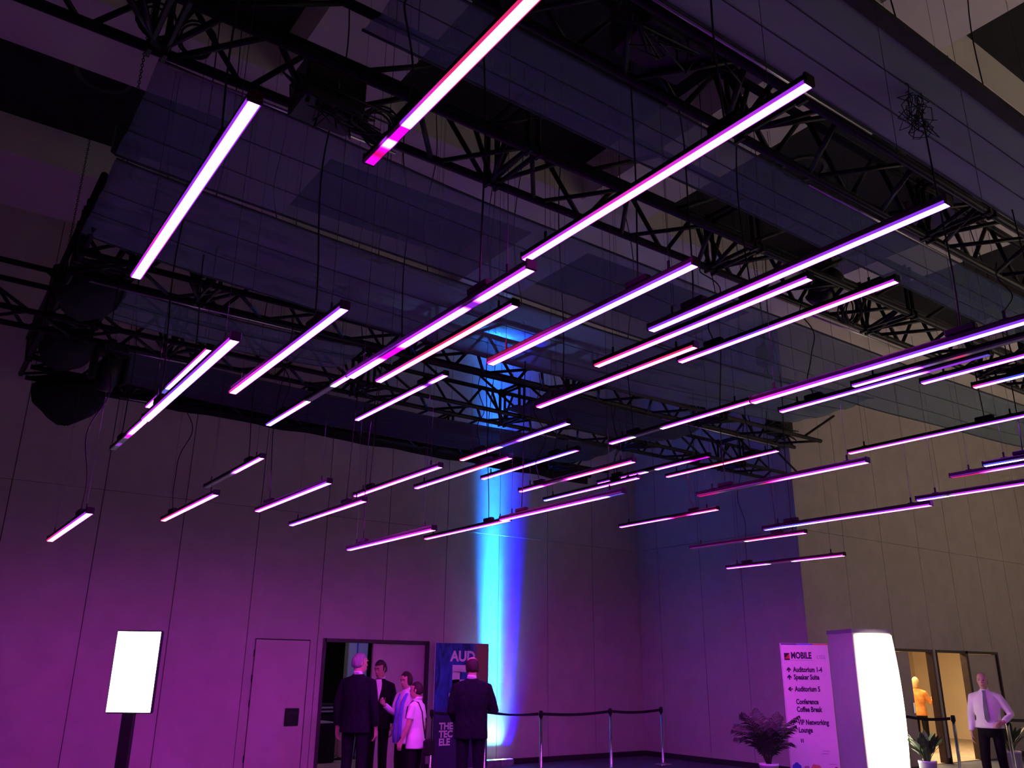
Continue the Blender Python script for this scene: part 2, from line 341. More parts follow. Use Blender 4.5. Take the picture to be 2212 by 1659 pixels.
# ---------------------------------------------------------------- trusses
TB = 5.20                                   # underside of the trusses
me_brace = MB().cyl((0, 0, 0), (0, 0, 1), .020, n=6).mesh('brace', True)
def place_bar(name, me, p0, p1, m, parent):
    p0, p1 = Vector(p0), Vector(p1); d = p1-p0
    o = link_mesh(name, me, m, parent)
    o.rotation_mode = 'QUATERNION'; o.rotation_quaternion = d.to_track_quat('Z', 'Y'); o.location = p0; o.scale = (1, 1, d.length)
    return o
def truss(label, x0, x1, y0, y1, zb=TB, ht=.5, period=.92, joints=2.44, phase=0, along='x'):
    wd = y1-y0
    t = empty('box_truss', (x0, y0, zb), 0 if along == 'x' else PI/2, label, 'truss', 'black box trusses of the rig')
    ln = x1-x0
    if along == 'y': t.location = (y1, x0, zb)
    for yy in (0, wd):
        for z in (0, ht): MB().cyl((0, yy, z), (ln, yy, z), .033, n=8).build('chord', M_truss, t, True)
    n = max(1, int(ln/(period/2))); st = ln/n; me_brace_ = me_brace
    for k in range(n):
        xa, xb = k*st, (k+1)*st; up = (k+phase) % 2
        a, b = (0, wd) if up else (wd, 0)
        place_bar('brace', me_brace_, (xa+.03, a, 0), (xb-.03, b, 0), M_truss, t)
        a, b = (0, ht) if up else (ht, 0)
        place_bar('brace', me_brace_, (xa+.03, wd, a), (xb-.03, wd, b), M_truss, t)
        if k % 2 == 0: place_bar('brace', me_brace_, (xa+.03, 0, b), (xb+st-.03, 0, a), M_truss, t)
    x = joints*.5
    while x < ln-.3:
        for dx in (-.045, .045):
            fr = MB()
            for p, q in (((0,0),(wd,0)), ((wd,0),(wd,ht)), ((wd,ht),(0,ht)), ((0,ht),(0,0))):
                fr.cyl((x+dx, *p), (x+dx, *q), .02, n=6)
            for yy in (0, wd):
                for z in (0, ht): fr.box(x+dx-.012, x+dx+.012, yy-.04, yy+.04, z-.04, z+.04)
            fr.build('joint_frame', M_truss, t)
            for sx in (-1, 1) if dx > 0 else ():
                place_bar('brace', me_brace, (x, wd, 0), (x+sx*.24, 0, 0), M_truss, t)
                place_bar('brace', me_brace, (x, wd, 0), (x+sx*.20, wd, ht), M_truss, t)
        x += joints
    return t
t2 = truss('nearest box truss across the upper right, below the pale fabric', -2.0, 17.0, 2.63, 3.14, phase=1)
t1 = truss('second box truss, running from the upper left corner to the right edge', -3.0, 17.5, 4.12, 4.64)
t3 = truss('third box truss in mid hall, its right end at the recess', .75, 11.6, 7.76, 8.26)
t4 = truss('fourth box truss reaching out of the left edge and to the violet wall', -4.0, 13.1, 9.55, 10.05, phase=1)
t5 = truss('farthest box truss along the dark fabric edge near the back wall', .85, 10.4, 11.5, 12.0)
t6 = truss('cross truss joining the far trusses at the left end', 7.3, 12.1, .80, 1.25, zb=TB+.06, along='y', joints=1.6)
# silver hem pipes of the fabrics, lying along truss chords
def pipe(x0, x1, y, z, lab):
    o = MB().cyl((0, 0, 0), (x1-x0, 0, 0), .010, n=7).build('hem_pipe', M_alu, None, True); o.location = (x0, y, z)
    tag(o, lab, 'pipe', 'bare metal hem pipes')
pipe(.95, 3.2, 8.30, TB-.035, 'bare metal hem pipe catching light at left, under the third truss')
pipe(8.6, 11.2, 8.30, TB-.035, 'bright metal hem pipe under the third truss near its right end')
pipe(8.3, 11.9, 7.70, TB+.50, 'bright metal hem pipe on top of the third truss near its right end')
pipe(.75, 2.3, 4.69, TB-.035, 'thin bright hem pipe at upper left, at the second truss')
pipe(2.6, 4.8, 2.56, TB-.032, 'thin hem pipe at the top, on the nearest truss')
pipe(5.0, 7.0, 3.20, TB-.034, 'bright hem pipe under the nearest truss on the right')
pipe(7.0, 9.0, 4.70, TB-.034, 'bright hem pipe on the right part of the second truss')
pipe(1.5, 2.6, 10.10, TB-.035, 'short bright hem pipe at left, under the fourth truss')
pipe(2.0, 2.4, 12.05, TB-.035, 'very short hem pipe at left, under the farthest truss')

# ---------------------------------------------------------------- fabric sails between trusses
def gauze_mat(name, col, a): return mat(name, col, .95, var=.12, scale=1.4, bump=.3, bscale=90, alpha=a, stretch=(.5, 3, 1))
G_navy = gauze_mat('gauze_sheer', (.14, .25, .23), .50)
G_mid = gauze_mat('gauze_medium', (.14, .24, .22), .62)
G_dark = gauze_mat('gauze_dense', (.04, .06, .07), .85)
G_pale = gauze_mat('fabric_pale', (.24, .36, .28), .985)
M_seam = mat('seam_dark', (.05, .07, .07), .9, var=.1)
def sail(lab, x0, x1, y0, y1, z, sag, m, name='fabric_sail', nx=60, ny=14, wr=.02, edge=.0):
    mb = MB(); R_ = []
    def pt(u, v, dz=0):
        x = x0+(x1-x0)*u; y = y0+(y1-y0)*v
        zz = z - sag*max(0, math.sin(PI*u))**.8 - .06*math.sin(PI*v) + wr*noise.noise((x*.5, y*4, z)) + .012*math.sin(v*PI*6)
        return (x-x0, y-y0, zz+dz)
    for i in range(nx+1): R_.append([pt(i/nx, j/ny) for j in range(ny+1)])
    mb.rings(R_, cap=False, close=False)
    o = mb.build(name, m, None, True); o.location = (x0, y0, 0)
    sol = o.modifiers.new('thickness', 'SOLIDIFY'); sol.thickness = .003
    for v in (0.0, .30, .62, 1.0): MB().tube([pt(i/nx, v, -.003) for i in range(nx+1)], .0035 if 0 < v < 1 else .010, 5).build('seam', M_seam, o, True)
    return tag(o, lab, 'fabric', 'fabric sails hung between the trusses')
sail('broad pale grey fabric sail across the upper right corner', 1.2, 17, 1.93, 2.56, TB+.02, .03, G_pale, wr=.03)
b_ = MB(); R_ = []
for i in range(41):
    x = 15.8*i/40; z = TB+.02-.03*math.sin(PI*i/40)
    R_.append([(x, -.05, z-.03), (x, .03, z-.035), (x, .03, z+.01), (x, -.05, z+.01)])
o = b_.rings(R_).build('fabric_hem', mat('hem_olive', (.035, .033, .03), .8, var=.2), None); o.location = (1.2, 1.93, 0)
tag(o, 'dark hem band along the edge of the pale upper right fabric', 'fabric')
sail('narrow dark sheer sail between the two nearest trusses', 1.6, 17, 3.24, 3.80, TB+.05, .05, G_navy)
sail('wide sheer navy sail behind the second truss', .70, 15.0, 4.80, 6.03, TB+.06, .20, G_navy, wr=.03)
sail('sheer sail hanging just before the third truss', .72, 10.4, 6.075, 7.50, TB+.06, .20, G_mid, wr=.04)
sail('short bluish sail strip at left between third and fourth truss', 1.3, 3.9, 8.40, 9.30, TB+.02, .05, G_navy)
sail('dark sail strip right of centre between third and fourth truss', 6.6, 9.6, 8.36, 9.45, TB+.04, .06, G_dark)
sail('dense dark navy sail before the farthest truss', 1.6, 9.4, 10.12, 11.46, TB+.02, .10, G_dark)
dr = MB(); R_ = []
for i in range(61):
    x = 9.3*i/60; wv = .02*math.sin(i*1.3)
    zb_ = TB-.05-.10*i/60-.012*math.sin(i*.7)
    R_.append([(x, wv, TB+.2), (x, wv+.01, TB+.2), (x, wv+.02, zb_), (x, wv+.01, zb_)])
o = dr.rings(R_).build('border_drape', M_blackcloth, None, True); o.location = (1.1, 12.06, 0)
tag(o, 'black border drape hanging under the farthest truss', 'drape')

# ---------------------------------------------------------------- gear on the trusses
def coil(lab, c, r, tilt, turns=5, grp='cable coils tied to the trusses'):
    pts = []; rnd = random.Random(int(c[0]*100))
    for k in range(turns*18):
        a = 2*PI*k/18; rr = r*(1+.10*math.sin(a*.37+1)+.05*rnd.random())
        pts.append(Vector((rr*math.cos(a), .018*math.sin(a*.21)*3, rr*math.sin(a))))
    Mx = Matrix.Rotation(tilt, 4, 'X')
    o = MB().tube([Mx @ p for p in pts], .008, 5).build('cable_coil', M_cable, None, True); o.location = c
    tag(o, lab, 'cable', grp)
coil('round cable coil beside the black dimmer box on the second truss', (2.08, 4.50, TB-.02), .12, .3)
coil('thick cable coil beside the moving head light on the right truss', (7.35, 4.42, TB-.02), .13, .4)
coil('small loop of cable at the top left, on the second truss', (.62, 4.55, TB+.15), .10, .2, 2)
coil('open loop of cable right of the small top left loop', (.86, 4.55, TB+.12), .10, .5, 2)
def dimmer(lab, loc, sx, sy, sz):
    t = empty('dimmer_box', loc, 0, lab, 'dimmer', 'black dimmer boxes in the trusses')
    MB().bevbox(-sx, sx, -sy, sy, 0, sz, .012).build('case', M_black, t)
    for k in range(6): MB().cyl((-sx*.8+k*sx*.32, -sy*.6, -.03), (-sx*.8+k*sx*.32, -sy*.6, .01), .014, n=8).build('socket', M_truss, t)
    for k in range(7):
        rnd = random.Random(k+int(loc[0]*31)); p = [(-sx+rnd.random()*2*sx, -sy*.6, -.02)]
        for q in range(1, 10): p.append((p[0][0]+(rnd.random()-.5)*.28+.03*q*rnd.choice((-1, 1)), -sy*.6+(rnd.random()-.5)*.25, -.05+.10*math.sin(q)+rnd.random()*.1))
        MB().tube(p, .007, 5).build('cable', M_cable, t, True)
    MB().box(-.02, .02, -sy-.02, sy+.02, sz, sz+.05).build('clamp', M_truss, t)
dimmer('black dimmer box with tangled cables in the second truss at upper left', (1.64, 4.36, TB-.20), .20, .15, .30)
dimmer('black dimmer box in the nearest truss at the top', (3.15, 2.88, TB+.02), .28, .17, .32)
dimmer('black dimmer box inside the far right end of the third truss', (10.9, 8.0, TB+.04), .16, .14, .34)
def mover(lab, loc, rz, tilt):
    t = empty('moving_head_light', loc, rz, lab, 'spotlight', 'moving head lights on the rig')
    MB().bevbox(-.15, .15, -.13, .13, -.12, 0, .02).build('base', M_black, t)
    y = MB()
    for s_ in (-1, 1): y.bevbox(s_*.17-.025, s_*.17+.025, -.07, .07, -.46, -.10, .015)
    y.box(-.17, .17, -.07, .07, -.15, -.10); y.build('yoke', M_black, t)
    Mx = Matrix.Translation((0, 0, -.36)) @ Matrix.Rotation(tilt, 4, 'X')
    R_ = []
    for r, z in ((.06, .20), (.10, .18), (.12, .05), (.12, -.10), (.10, -.14), (.105, -.18)): R_.append([Mx @ Vector((r*math.cos(2*PI*k/18), r*math.sin(2*PI*k/18), z)) for k in range(18)])
    hd = MB().rings(R_).build('head', M_black, t, True)
    R_ = [[Mx @ Vector((r*math.cos(2*PI*k/18), r*math.sin(2*PI*k/18), z)) for k in range(18)] for r, z in ((.09, -.178), (.09, -.19), (.05, -.198))]
    MB().rings(R_).build('lens', mat('lens_glass', (.05, .05, .06), .08, spec=.8), hd, True)
    MB().box(-.03, .03, -.02, .02, 0, .06).build('clamp', M_truss, t)
mover('moving head light hung in the right part of the second truss', (6.9, 4.38, TB+.46), .4, .7)
mover('moving head light at the truss crossing, left end, lower one', (1.5, 10.0, TB-.02), .2, .4)
# chain hoists, chains and the black chain bag at the left end
def hoist(lab, loc):
    t = empty('chain_hoist', loc, 0, lab, 'hoist', 'chain hoists lifting the rig')
    MB().bevbox(-.13, .13, -.10, .10, .62, .94, .03).build('motor', M_black, t)
    MB().lathe([(.02, .94), (.035, .97), (.02, 1.02)], n=10).build('hook', M_truss, t, True)
    ch = MB(); top = ceil_z(loc[0], loc[1])-loc[2]
    k = 0; z = 1.0
    while z < top-.03:
        a = (k % 2)*PI/2; u = Vector((math.cos(a), math.sin(a), 0))
        ch.tube([Vector((0,0,z))+u*.012*math.cos(q*PI/3)+Vector((0,0,.022*math.sin(q*PI/3))) for q in range(7)], .004, 4); z += .034; k += 1
    ch.build('chain', M_truss, t)
    MB().tube([(-.2, 0, .03), (-.1, 0, .35), (0, 0, .62), (.1, 0, .35), (.2, 0, .03)], .010, 6).build('sling', M_blackcloth, t, True)
hoist('chain hoist above the left end of the third truss', (1.02, 7.95, TB+.58)); hoist('chain hoist above the left end of the farthest truss', (1.02, 11.75, TB+.58))
hoist('chain hoist above the right end of the third truss', (10.7, 8.0, TB+.54))
hoist('chain hoist over the right end of the fourth truss', (12.4, 9.8, TB+.54))
bag = MB(); R_ = []
for i in range(9):
    z = -.62*i/8; e = (.10, .26, .33, .35, .34, .30, .24, .15, .05)[i]
    R_.append([(e*math.cos(2*PI*k/20)*(1.25+.15*noise.noise((k*.5, i*.7, 1))), e*math.sin(2*PI*k/20)*(.85+.2*noise.noise((k*.6, i*.8, 4))), z+.05*noise.noise((k*.4, i, 2))) for k in range(20)])
o = bag.rings(R_).build('chain_bag', M_blackcloth, None, True); o.location = (1.35, 11.75, TB+.02)
tag(o, 'bulging black cloth chain bag hanging at the far left truss end', 'bag')
for k, (x, y, zz, sx, sy, sz, lab) in enumerate(((1.05, 8.9, TB-.12, .30, .55, .42, 'black cloth bundle tied under the left cross truss, nearer one'), (1.15, 10.9, TB-.10, .30, .60, .40, 'black cloth bundle tied under the left cross truss, farther one'))):
    b_ = MB(); R_ = []
    for i in range(9):
        q = i/8; e = .35+.65*math.sin(PI*min(max(q, .06), .94))**.6
        R_.append([(sx*e*math.cos(2*PI*j/16)*(1+.2*noise.noise((j*.5, i*.6, k))), -sy+2*sy*q, sz*.5*e*math.sin(2*PI*j/16)*(1+.2*noise.noise((j*.7, i*.5, k+3)))) for j in range(16)])
    o = b_.rings(R_).build('cloth_bundle', M_blackcloth, None, True); o.location = (x, y, zz+.22); tag(o, lab, 'cloth', 'black cloth bundles')
rnd = random.Random(3)
tang = empty('hanging_cable_tangle', (4.62, 2.15, TB-.04), 0, 'tangle of thin cable hanging below the pale upper right fabric', 'cable')
for k in range(7):
    p = [(0, 0, 0)]; cx = (rnd.random()-.5)*.2
    for q in range(1, 15): p.append((cx+.09*math.sin(q*.9+k), .05*math.cos(q*1.3+k), -.30*math.sin(PI*q/14)*(.6+.5*rnd.random())))
    MB().tube(p, .003, 5).build('cable_loop', M_cable, tang, True)


# ---------------------------------------------------------------- back wall doors and the dark room behind
M_leaf = mat('door_leaf', (.50, .43, .41), .7, var=.05, scale=3, bump=.15, bscale=200)
d1 = struct('door_1', MB().box(D1[0]+.012, D1[1]-.012, BY-.005, BY+.045, .01, D1[3]-.012), M_leaf, label='flush closed door in the magenta panelled wall')
for z in (.33, 1.14, 1.52, 1.91):
    MB().cyl((D1[0]-.004, BY-.012, z-.05), (D1[0]-.004, BY-.012, z+.05), .012, n=8).build('hinge', M_black, d1, True)
pl = MB().bevbox(5.55, 5.79, BY-.022, BY-.004, .79, 1.06, .006).build('push_plate', M_black, d1)
MB().box(5.58, 5.76, BY-.035, BY-.020, .97, 1.00).build('pull_bar', M_base, pl)
fr = MB().box(OP[0]-.03, OP[0]+.03, BY-.012, BY+.20, 0, OP[3]+.03).box(OP[1]-.03, OP[1]+.03, BY-.012, BY+.20, 0, OP[3]+.03).box(OP[0], OP[1], BY-.012, BY+.20, OP[3]-.03, OP[3]+.03)
struct('trim_3', fr, mat('opening_frame', (.05, .03, .05), .5, var=.1), label='dark frame of the wide doorway beside the poster')
d2 = struct('door_2', MB().box(7.10, 8.15, BY+.05, BY+.10, .01, OP[3]-.035), M_leaf, label='closed right leaf of the wide double doorway')
MB().bevbox(7.14, 7.20, BY+.03, BY+.05, .95, 1.15, .005).build('push_plate', M_black, d2)
# room behind
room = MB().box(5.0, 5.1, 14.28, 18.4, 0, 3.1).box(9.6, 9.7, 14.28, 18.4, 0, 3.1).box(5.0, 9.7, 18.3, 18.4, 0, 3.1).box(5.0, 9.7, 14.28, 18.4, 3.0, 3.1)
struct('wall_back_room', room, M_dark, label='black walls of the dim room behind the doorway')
struct('floor_back_room', MB().box(5.1, 9.6, BY+.02, 18.3, .0, .012), mat('tan_floor', (.34, .27, .20), .6, var=.25, scale=3), label='tan floor of the dim room behind the doorway')
o = MB().bevbox(-.22, .22, -.10, .10, 0, 3.0, .01).build('pillar', mat('pillar_lilac', (.50, .46, .72), .6, var=.05)); o.location = (8.16, 17.0, 0)
tag(o, 'pale violet pillar seen through the open doorway', 'pillar')
MB().box(-.04, -.01, -.105, -.10, 0, 2.9).build('blue_stripe', mat('stripe_blue', (.10, .08, .70), .6), o)
tb = empty('side_table', (6.94, 16.2, 0), 0, 'black-clothed table with equipment in the dim room', 'table')
MB().bevbox(-.36, .36, -.35, .35, .02, .70, .02).build('table_cloth', M_blackcloth, tb); MB().box(-.37, .37, -.36, .36, .70, .715).build('table_top', mat('table_top_grey', (.3, .29, .28), .5), tb)
lp = empty('mixing_console', (7.20, 16.9, .715), 0, 'flat dark mixing console behind the doorway', 'console')
MB().bevbox(-.45, .45, -.2, .2, 0.1, .30, .02).build('case', M_black, lp); MB().box(-.42, .42, -.205, -.2, .14, .17).build('front_strip', mat('strip_grey', (.35, .35, .42), .4), lp); MB().box(-.42, .42, -.205, -.2, .21, .24).build('front_strip', MATS['strip_grey'], lp)
MB().box(-.5, .5, -.22, .22, -.69, .09).build('stand', M_blackcloth, lp)

# ---------------------------------------------------------------- lobby doors and the warm room behind them
M_tan = mat('tan_paint', (.62, .50, .36), .8, var=.05, scale=2)
fr = MB()
for a, b in ((16.07, 16.12), (17.66, 17.71), (17.84, 17.88), (19.02, 19.12), (20.38, 20.43)): fr.box(a, b, EY-.015, EY+.12, 0, 2.16)
fr.box(16.12, 17.66, EY-.015, EY+.12, 2.11, 2.16).box(17.88, 20.38, EY-.015, EY+.12, 2.11, 2.16)
struct('trim_4', fr, M_doorframe, label='dark brown frames of the lobby doorways')
d3 = struct('door_3', MB().box(16.15, 16.86, EY+.03, EY+.08, .01, 2.10), M_leaf, label='closed door leaf left in the first lobby doorway')
MB().bevbox(16.76, 16.82, EY+.01, EY+.03, .95, 1.15, .005).build('push_plate', M_chrome, d3)
d4 = struct('door_4', MB().box(19.13, 20.375, EY+.03, EY+.08, .01, 2.10), M_leaf, label='closed door leaf right in the second lobby doorway')
MB().bevbox(19.2, 19.26, EY+.01, EY+.03, .95, 1.15, .005).build('push_plate', M_chrome, d4)
rm = MB().box(14.2, 14.3, EY+.13, 14.2, 0, 3.3).box(24.4, 24.5, EY+.13, 14.2, 0, 3.3).box(14.2, 24.5, 14.1, 14.2, 0, 3.3).box(14.2, 24.5, EY+.13, 14.2, 3.2, 3.3)
struct('wall_side_room', rm, M_tan, label='tan walls of the warm room behind the lobby doors')
struct('floor_side_room', MB().box(14.3, 24.4, EY+.02, 14.1, 0, .012), mat('beige_carpet', (.40, .31, .22), .8, var=.2, scale=6), label='beige floor of the warm room')
o = MB().bevbox(-.05, .05, -.06, .06, 0, 3.2, .01).build('pillar', mat('pillar_brown', (.20, .15, .09), .7, var=.2)); o.location = (21.15, 12.6, 0)
tag(o, 'slim brown pillar inside the second lobby doorway', 'pillar')
ban = empty('wall_banner', (21.05, 14.08, 1.05), 0, 'cream banner with grey lines of print in the warm room', 'banner')
MB().box(-.9, .9, -.02, 0, 0, 1.9).build('board', mat('cream_board', (.75, .66, .50), .7, var=.03), ban)
for k in range(4): MB().box(-.2+.05*k, .70-.08*k, -.024, -.02, 1.35-.16*k, 1.41-.16*k).build('print_line', mat('print_grey', (.35, .3, .24), .8), ban)

# ---------------------------------------------------------------- lit totem screen, posters, signs
def stand_text(txt, size, x, z, m, parent, y=-.012, align='LEFT', bold=.0, name='lettering', sx=1.0):
    cu = bpy.data.curves.new('lettering', 'FONT'); cu.body = txt; cu.size = size; cu.align_x = align; cu.extrude = .001; cu.offset = bold; cu.resolution_u = 3
    tmp = bpy.data.objects.new('tmp', cu); COL.objects.link(tmp)
    bpy.context.view_layer.update()
    me = bpy.data.meshes.new_from_object(tmp.evaluated_get(bpy.context.evaluated_depsgraph_get()))
    bpy.data.objects.remove(tmp)
    me.transform(Matrix.Translation((x, y, z)) @ Matrix.Rotation(PI/2, 4, 'X') @ Matrix.Diagonal((sx, 1, 1, 1)))
    me.materials.clear()
    return link_mesh(name, me, m, parent)
k = empty('totem_screen', (2.57, 11.41, 0), math.radians(-35.4), 'portrait screen glowing blank white on a black post at left', 'screen')
MB().bevbox(-.075, .075, -.03, .03, .02, 1.2, .01).build('post', M_black, k)
MB().bevbox(-.30, .30, -.25, .25, 0, .025, .01).build('foot_plate', M_black, k)
cs = MB().bevbox(-.275, .275, -.035, .035, 1.155, 2.105, .012).build('screen_case', M_black, k)
MB().box(-.262, .262, -.040, -.034, 1.17, 2.09).build('display', mat('display_white', (.8, .8, .8), .4, emit=(.86, .95, 1), es=7.5), cs)

p = empty('event_poster', (8.74, 13.75, 0), 0, 'tall blue poster board reading AUD 5 behind the suited man', 'poster')
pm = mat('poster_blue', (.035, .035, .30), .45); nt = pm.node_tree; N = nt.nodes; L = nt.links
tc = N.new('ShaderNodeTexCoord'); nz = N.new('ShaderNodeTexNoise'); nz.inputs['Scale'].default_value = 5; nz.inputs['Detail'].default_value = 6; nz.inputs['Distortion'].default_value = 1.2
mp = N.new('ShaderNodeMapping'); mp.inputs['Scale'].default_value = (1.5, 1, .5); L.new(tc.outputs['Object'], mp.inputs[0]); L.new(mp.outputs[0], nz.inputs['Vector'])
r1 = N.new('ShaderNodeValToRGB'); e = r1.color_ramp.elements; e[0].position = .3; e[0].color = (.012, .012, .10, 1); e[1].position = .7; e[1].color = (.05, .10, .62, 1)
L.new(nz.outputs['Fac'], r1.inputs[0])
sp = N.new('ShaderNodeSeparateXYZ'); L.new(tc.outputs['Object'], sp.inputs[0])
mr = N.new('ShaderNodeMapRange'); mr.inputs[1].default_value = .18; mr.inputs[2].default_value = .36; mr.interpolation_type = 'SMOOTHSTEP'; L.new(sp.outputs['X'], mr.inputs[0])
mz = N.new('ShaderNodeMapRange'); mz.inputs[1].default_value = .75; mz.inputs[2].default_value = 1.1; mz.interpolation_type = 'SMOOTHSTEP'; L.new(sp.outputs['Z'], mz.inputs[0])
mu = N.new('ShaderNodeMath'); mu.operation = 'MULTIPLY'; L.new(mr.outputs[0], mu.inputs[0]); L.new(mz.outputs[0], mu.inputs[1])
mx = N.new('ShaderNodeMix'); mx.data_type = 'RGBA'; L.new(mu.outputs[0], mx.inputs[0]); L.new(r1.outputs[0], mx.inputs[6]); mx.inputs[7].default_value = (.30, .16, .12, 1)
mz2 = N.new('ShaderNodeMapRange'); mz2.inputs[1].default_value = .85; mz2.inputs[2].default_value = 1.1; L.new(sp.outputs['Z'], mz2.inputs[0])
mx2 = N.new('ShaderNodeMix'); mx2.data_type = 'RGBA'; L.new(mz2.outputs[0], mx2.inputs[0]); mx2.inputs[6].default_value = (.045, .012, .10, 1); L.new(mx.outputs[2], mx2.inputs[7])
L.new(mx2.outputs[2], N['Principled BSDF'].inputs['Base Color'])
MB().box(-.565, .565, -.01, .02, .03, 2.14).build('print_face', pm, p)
MB().box(-.572, .572, .02, .035, .02, 2.147).build('back_board', M_white, p)
for s_ in (-1, 1): MB().bevbox(s_*.45-.03, s_*.45+.03, -.16, .18, 0, .03, .006).build('foot', M_black, p)
M_lt = mat('letter_white', (.85, .80, .85), .5, var=.02)
stand_text('AUD', .25, .0, 1.83, M_lt, p, align='CENTER', bold=.009)
five = MB()
for a, b, c, d in ((-.22, .24, 1.64, 1.76), (-.22, -.06, 1.42, 1.65), (-.22, .16, 1.42, 1.51), (.10, .25, 1.20, 1.47), (-.25, .20, 1.14, 1.24), (-.28, -.16, 1.22, 1.28)): five.box(a, b, -.0135, -.010, c, d)
five.build('numeral', M_lt, p)
for txt, z in (('THE', .68), ('TEC', .55), ('ELE', .42)): stand_text(txt, .155, -.46, z, M_lt, p, bold=.006)
o = MB().bevbox(.02, .12, -.014, -.010, .10, .36, .001).build('print_patch', mat('patch_pink', (.55, .42, .66), .5), p)

# wall washer on the floor: two LED banks
ww = empty('wall_washer', (9.66, 13.86, 0), 0, 'floor LED wall washer throwing cyan and blue light up the wall', 'light')
for k in range(4):
    x = -.30+.15*k
    MB().bevbox(x, x+.142, -.07, .07, 0, .12, .008).build('lamp_module', mat('washer_grey', (.20, .19, .24), .4, var=.1), ww)
    c = ((.1, 1, .75), (.75, .95, 1), (.6, .9, 1), (.10, .06, 1))[k]
    ln = MB(); ln.box(x+.012, x+.130, -.045, .045, .12, .126); ln.build('lens_strip', mat('washer_lens_%d' % k, (.8, .8, .8), .3, emit=c, es=6), ww)
def spot(name, loc, tgt, e, col, ang, blend):
    o = lamp(name, 'SPOT', loc, e, col, spot_size=math.radians(ang), spot_blend=blend, shadow_soft_size=.035)
    o.rotation_euler = (Vector(tgt)-Vector(loc)).to_track_quat('-Z', 'Y').to_euler(); return o
for x, e_, col, sx, sprd, tilt in ((9.62, 62, (.010, .25, 1), .36, 13, 2.2), (9.64, 18, (.16, .65, 1), .40, 50, 8), (9.56, 85, (.008, .16, 1), .40, 7, 1.6), (9.97, 90, (.008, .002, 1), .16, 13, 2.2), (9.97, 12, (.01, .003, 1), .16, 50, 8)):
    lamp('washer_beam', 'AREA', (x, 13.935, .14), e_, col, rot=(PI-math.radians(tilt), 0, 0), shape='RECTANGLE', size=sx, size_y=.05, spread=math.radians(sprd))

# wayfinding sign
sg = empty('wayfinding_sign', (11.22, 8.17, 0), math.radians(-35), 'tall white wayfinding sign with arrows and auditorium names beside the palm', 'sign')
M_sgn = mat('sign_white', (.80, .76, .80), .5, var=.02)
MB().box(-.35, .35, -.01, .015, .06, 2.10).build('sign_face', M_sgn, sg)
MB().box(-.355, .355, .015, .03, .05, 2.105).build('back_board', M_white, sg)
MB().bevbox(-.32, .32, -.18, .2, 0, .05, .01).build('base', M_chrome, sg)
for a, b, n_, c in ((-.35, -.12, 'edge_violet', (.05, .02, .20)), (-.12, .12, 'edge_blue', (.10, .16, .75)), (.12, .35, 'edge_orange', (.65, .25, .12))):
    MB().box(a, b, -.0125, -.010, 2.083, 2.10).build('top_stripe', mat(n_, c, .5), sg)
M_ink = mat('ink_violet', (.035, .015, .06), .6)
MB().box(-.315, -.235, -.0125, -.010, 1.865, 1.965).build('logo_square', mat('logo_black', (.02, .01, .03), .5), sg)
for k in range(4): MB().box(-.305+.018*k, -.292+.018*k, -.014, -.0125, 1.885, 1.90+.017*k).build('logo_bar', mat('logo_red', (.75, .10, .06), .5), sg)
stand_text('MOBILE', .125, -.215, 1.89, M_ink, sg, bold=.005, sx=.72)
MB().box(-.22, .11, -.0125, -.010, 1.862, 1.868).build('print_line', mat('print_pale', (.45, .38, .5), .6), sg)
stand_text('ctia', .11, .165, 1.885, MATS['print_pale'], sg, bold=-.001, sx=.85)
def arrow(x, z, rot, parent):
    mb = MB(); P = [(-.008,-.035),(.008,-.035),(.008,.0),(.030,-.018),(.030,.006),(0,.038),(-.030,.006),(-.030,-.018),(-.008,.0)]
    R_ = []
    for y in (-.0135, -.010): R_.append([(x+a*math.cos(rot)-b*math.sin(rot), y, z+a*math.sin(rot)+b*math.cos(rot)) for a, b in P])
    mb.rings(R_).build('arrow', M_ink, parent)
for txt, z, ar, xo in (('Auditorium 1-4', 1.70, 0, -.20), ('Speaker Suite', 1.595, 0, -.20), ('Auditorium 5', 1.43, PI/2, -.20), ('Conference', 1.255, None, -.20), ('Coffee Break', 1.15, None, -.20), ('VIP Networking', .975, 0, -.20), ('Lounge', .87, None, -.20)):
    stand_text(txt, .098, xo, z, M_ink, sg, bold=.0035, sx=.70)
    if ar is not None: arrow(-.265, z+.03 if ar == 0 else z+.03, ar, sg)
for dx in (0, .025):
    MB().box(-.175+dx-.006, -.175+dx+.006, -.0125, -.010, .735, .785).build('pictogram', M_ink, sg)
for a, b, z in ((.12, .22, .62), (.10, .20, .585), (.20, .30, .445)): MB().box(a, b, -.0125, -.010, z, z+.008).build('print_line', MATS['print_pale'], sg)
rn = random.Random(5)
for k, (x, z, r, n_, c) in enumerate(((-.30, .40, .07, 'petal_blue', (.05, .09, .55)), (-.24, .30, .09, 'petal_blue', None), (-.33, .27, .06, 'petal_blue', None), (-.13, .38, .05, 'petal_pink', (.55, .25, .45)), (0, .36, .09, 'petal_orange', (.65, .25, .16)), (.07, .31, .08, 'petal_orange', None), (-.08, .27, .08, 'petal_pink', None), (.31, .36, .055, 'petal_rust', (.30, .13, .08)), (.32, .27, .05, 'petal_rust', None), (-.25, .17, .09, 'petal_blue', None), (.1, .19, .1, 'petal_orange', None))):
    x = max(-.35+r*1.1, min(.35-r*1.1, x))
    pts = [(x+r*(1+.09*math.sin(5*q*2*PI/20+k))*math.cos(q*2*PI/20)*.9, z+r*(1+.09*math.sin(5*q*2*PI/20+k))*math.sin(q*2*PI/20)) for q in range(20)]
    pts = [(max(-.349, min(.349, a)), b) for a, b in pts]
    MB().rings([[(a, y, b) for a, b in pts] for y in (-.0125-.0002*k, -.010)]).build('flower_print', mat(n_, c, .6) if c else MATS[n_], sg)

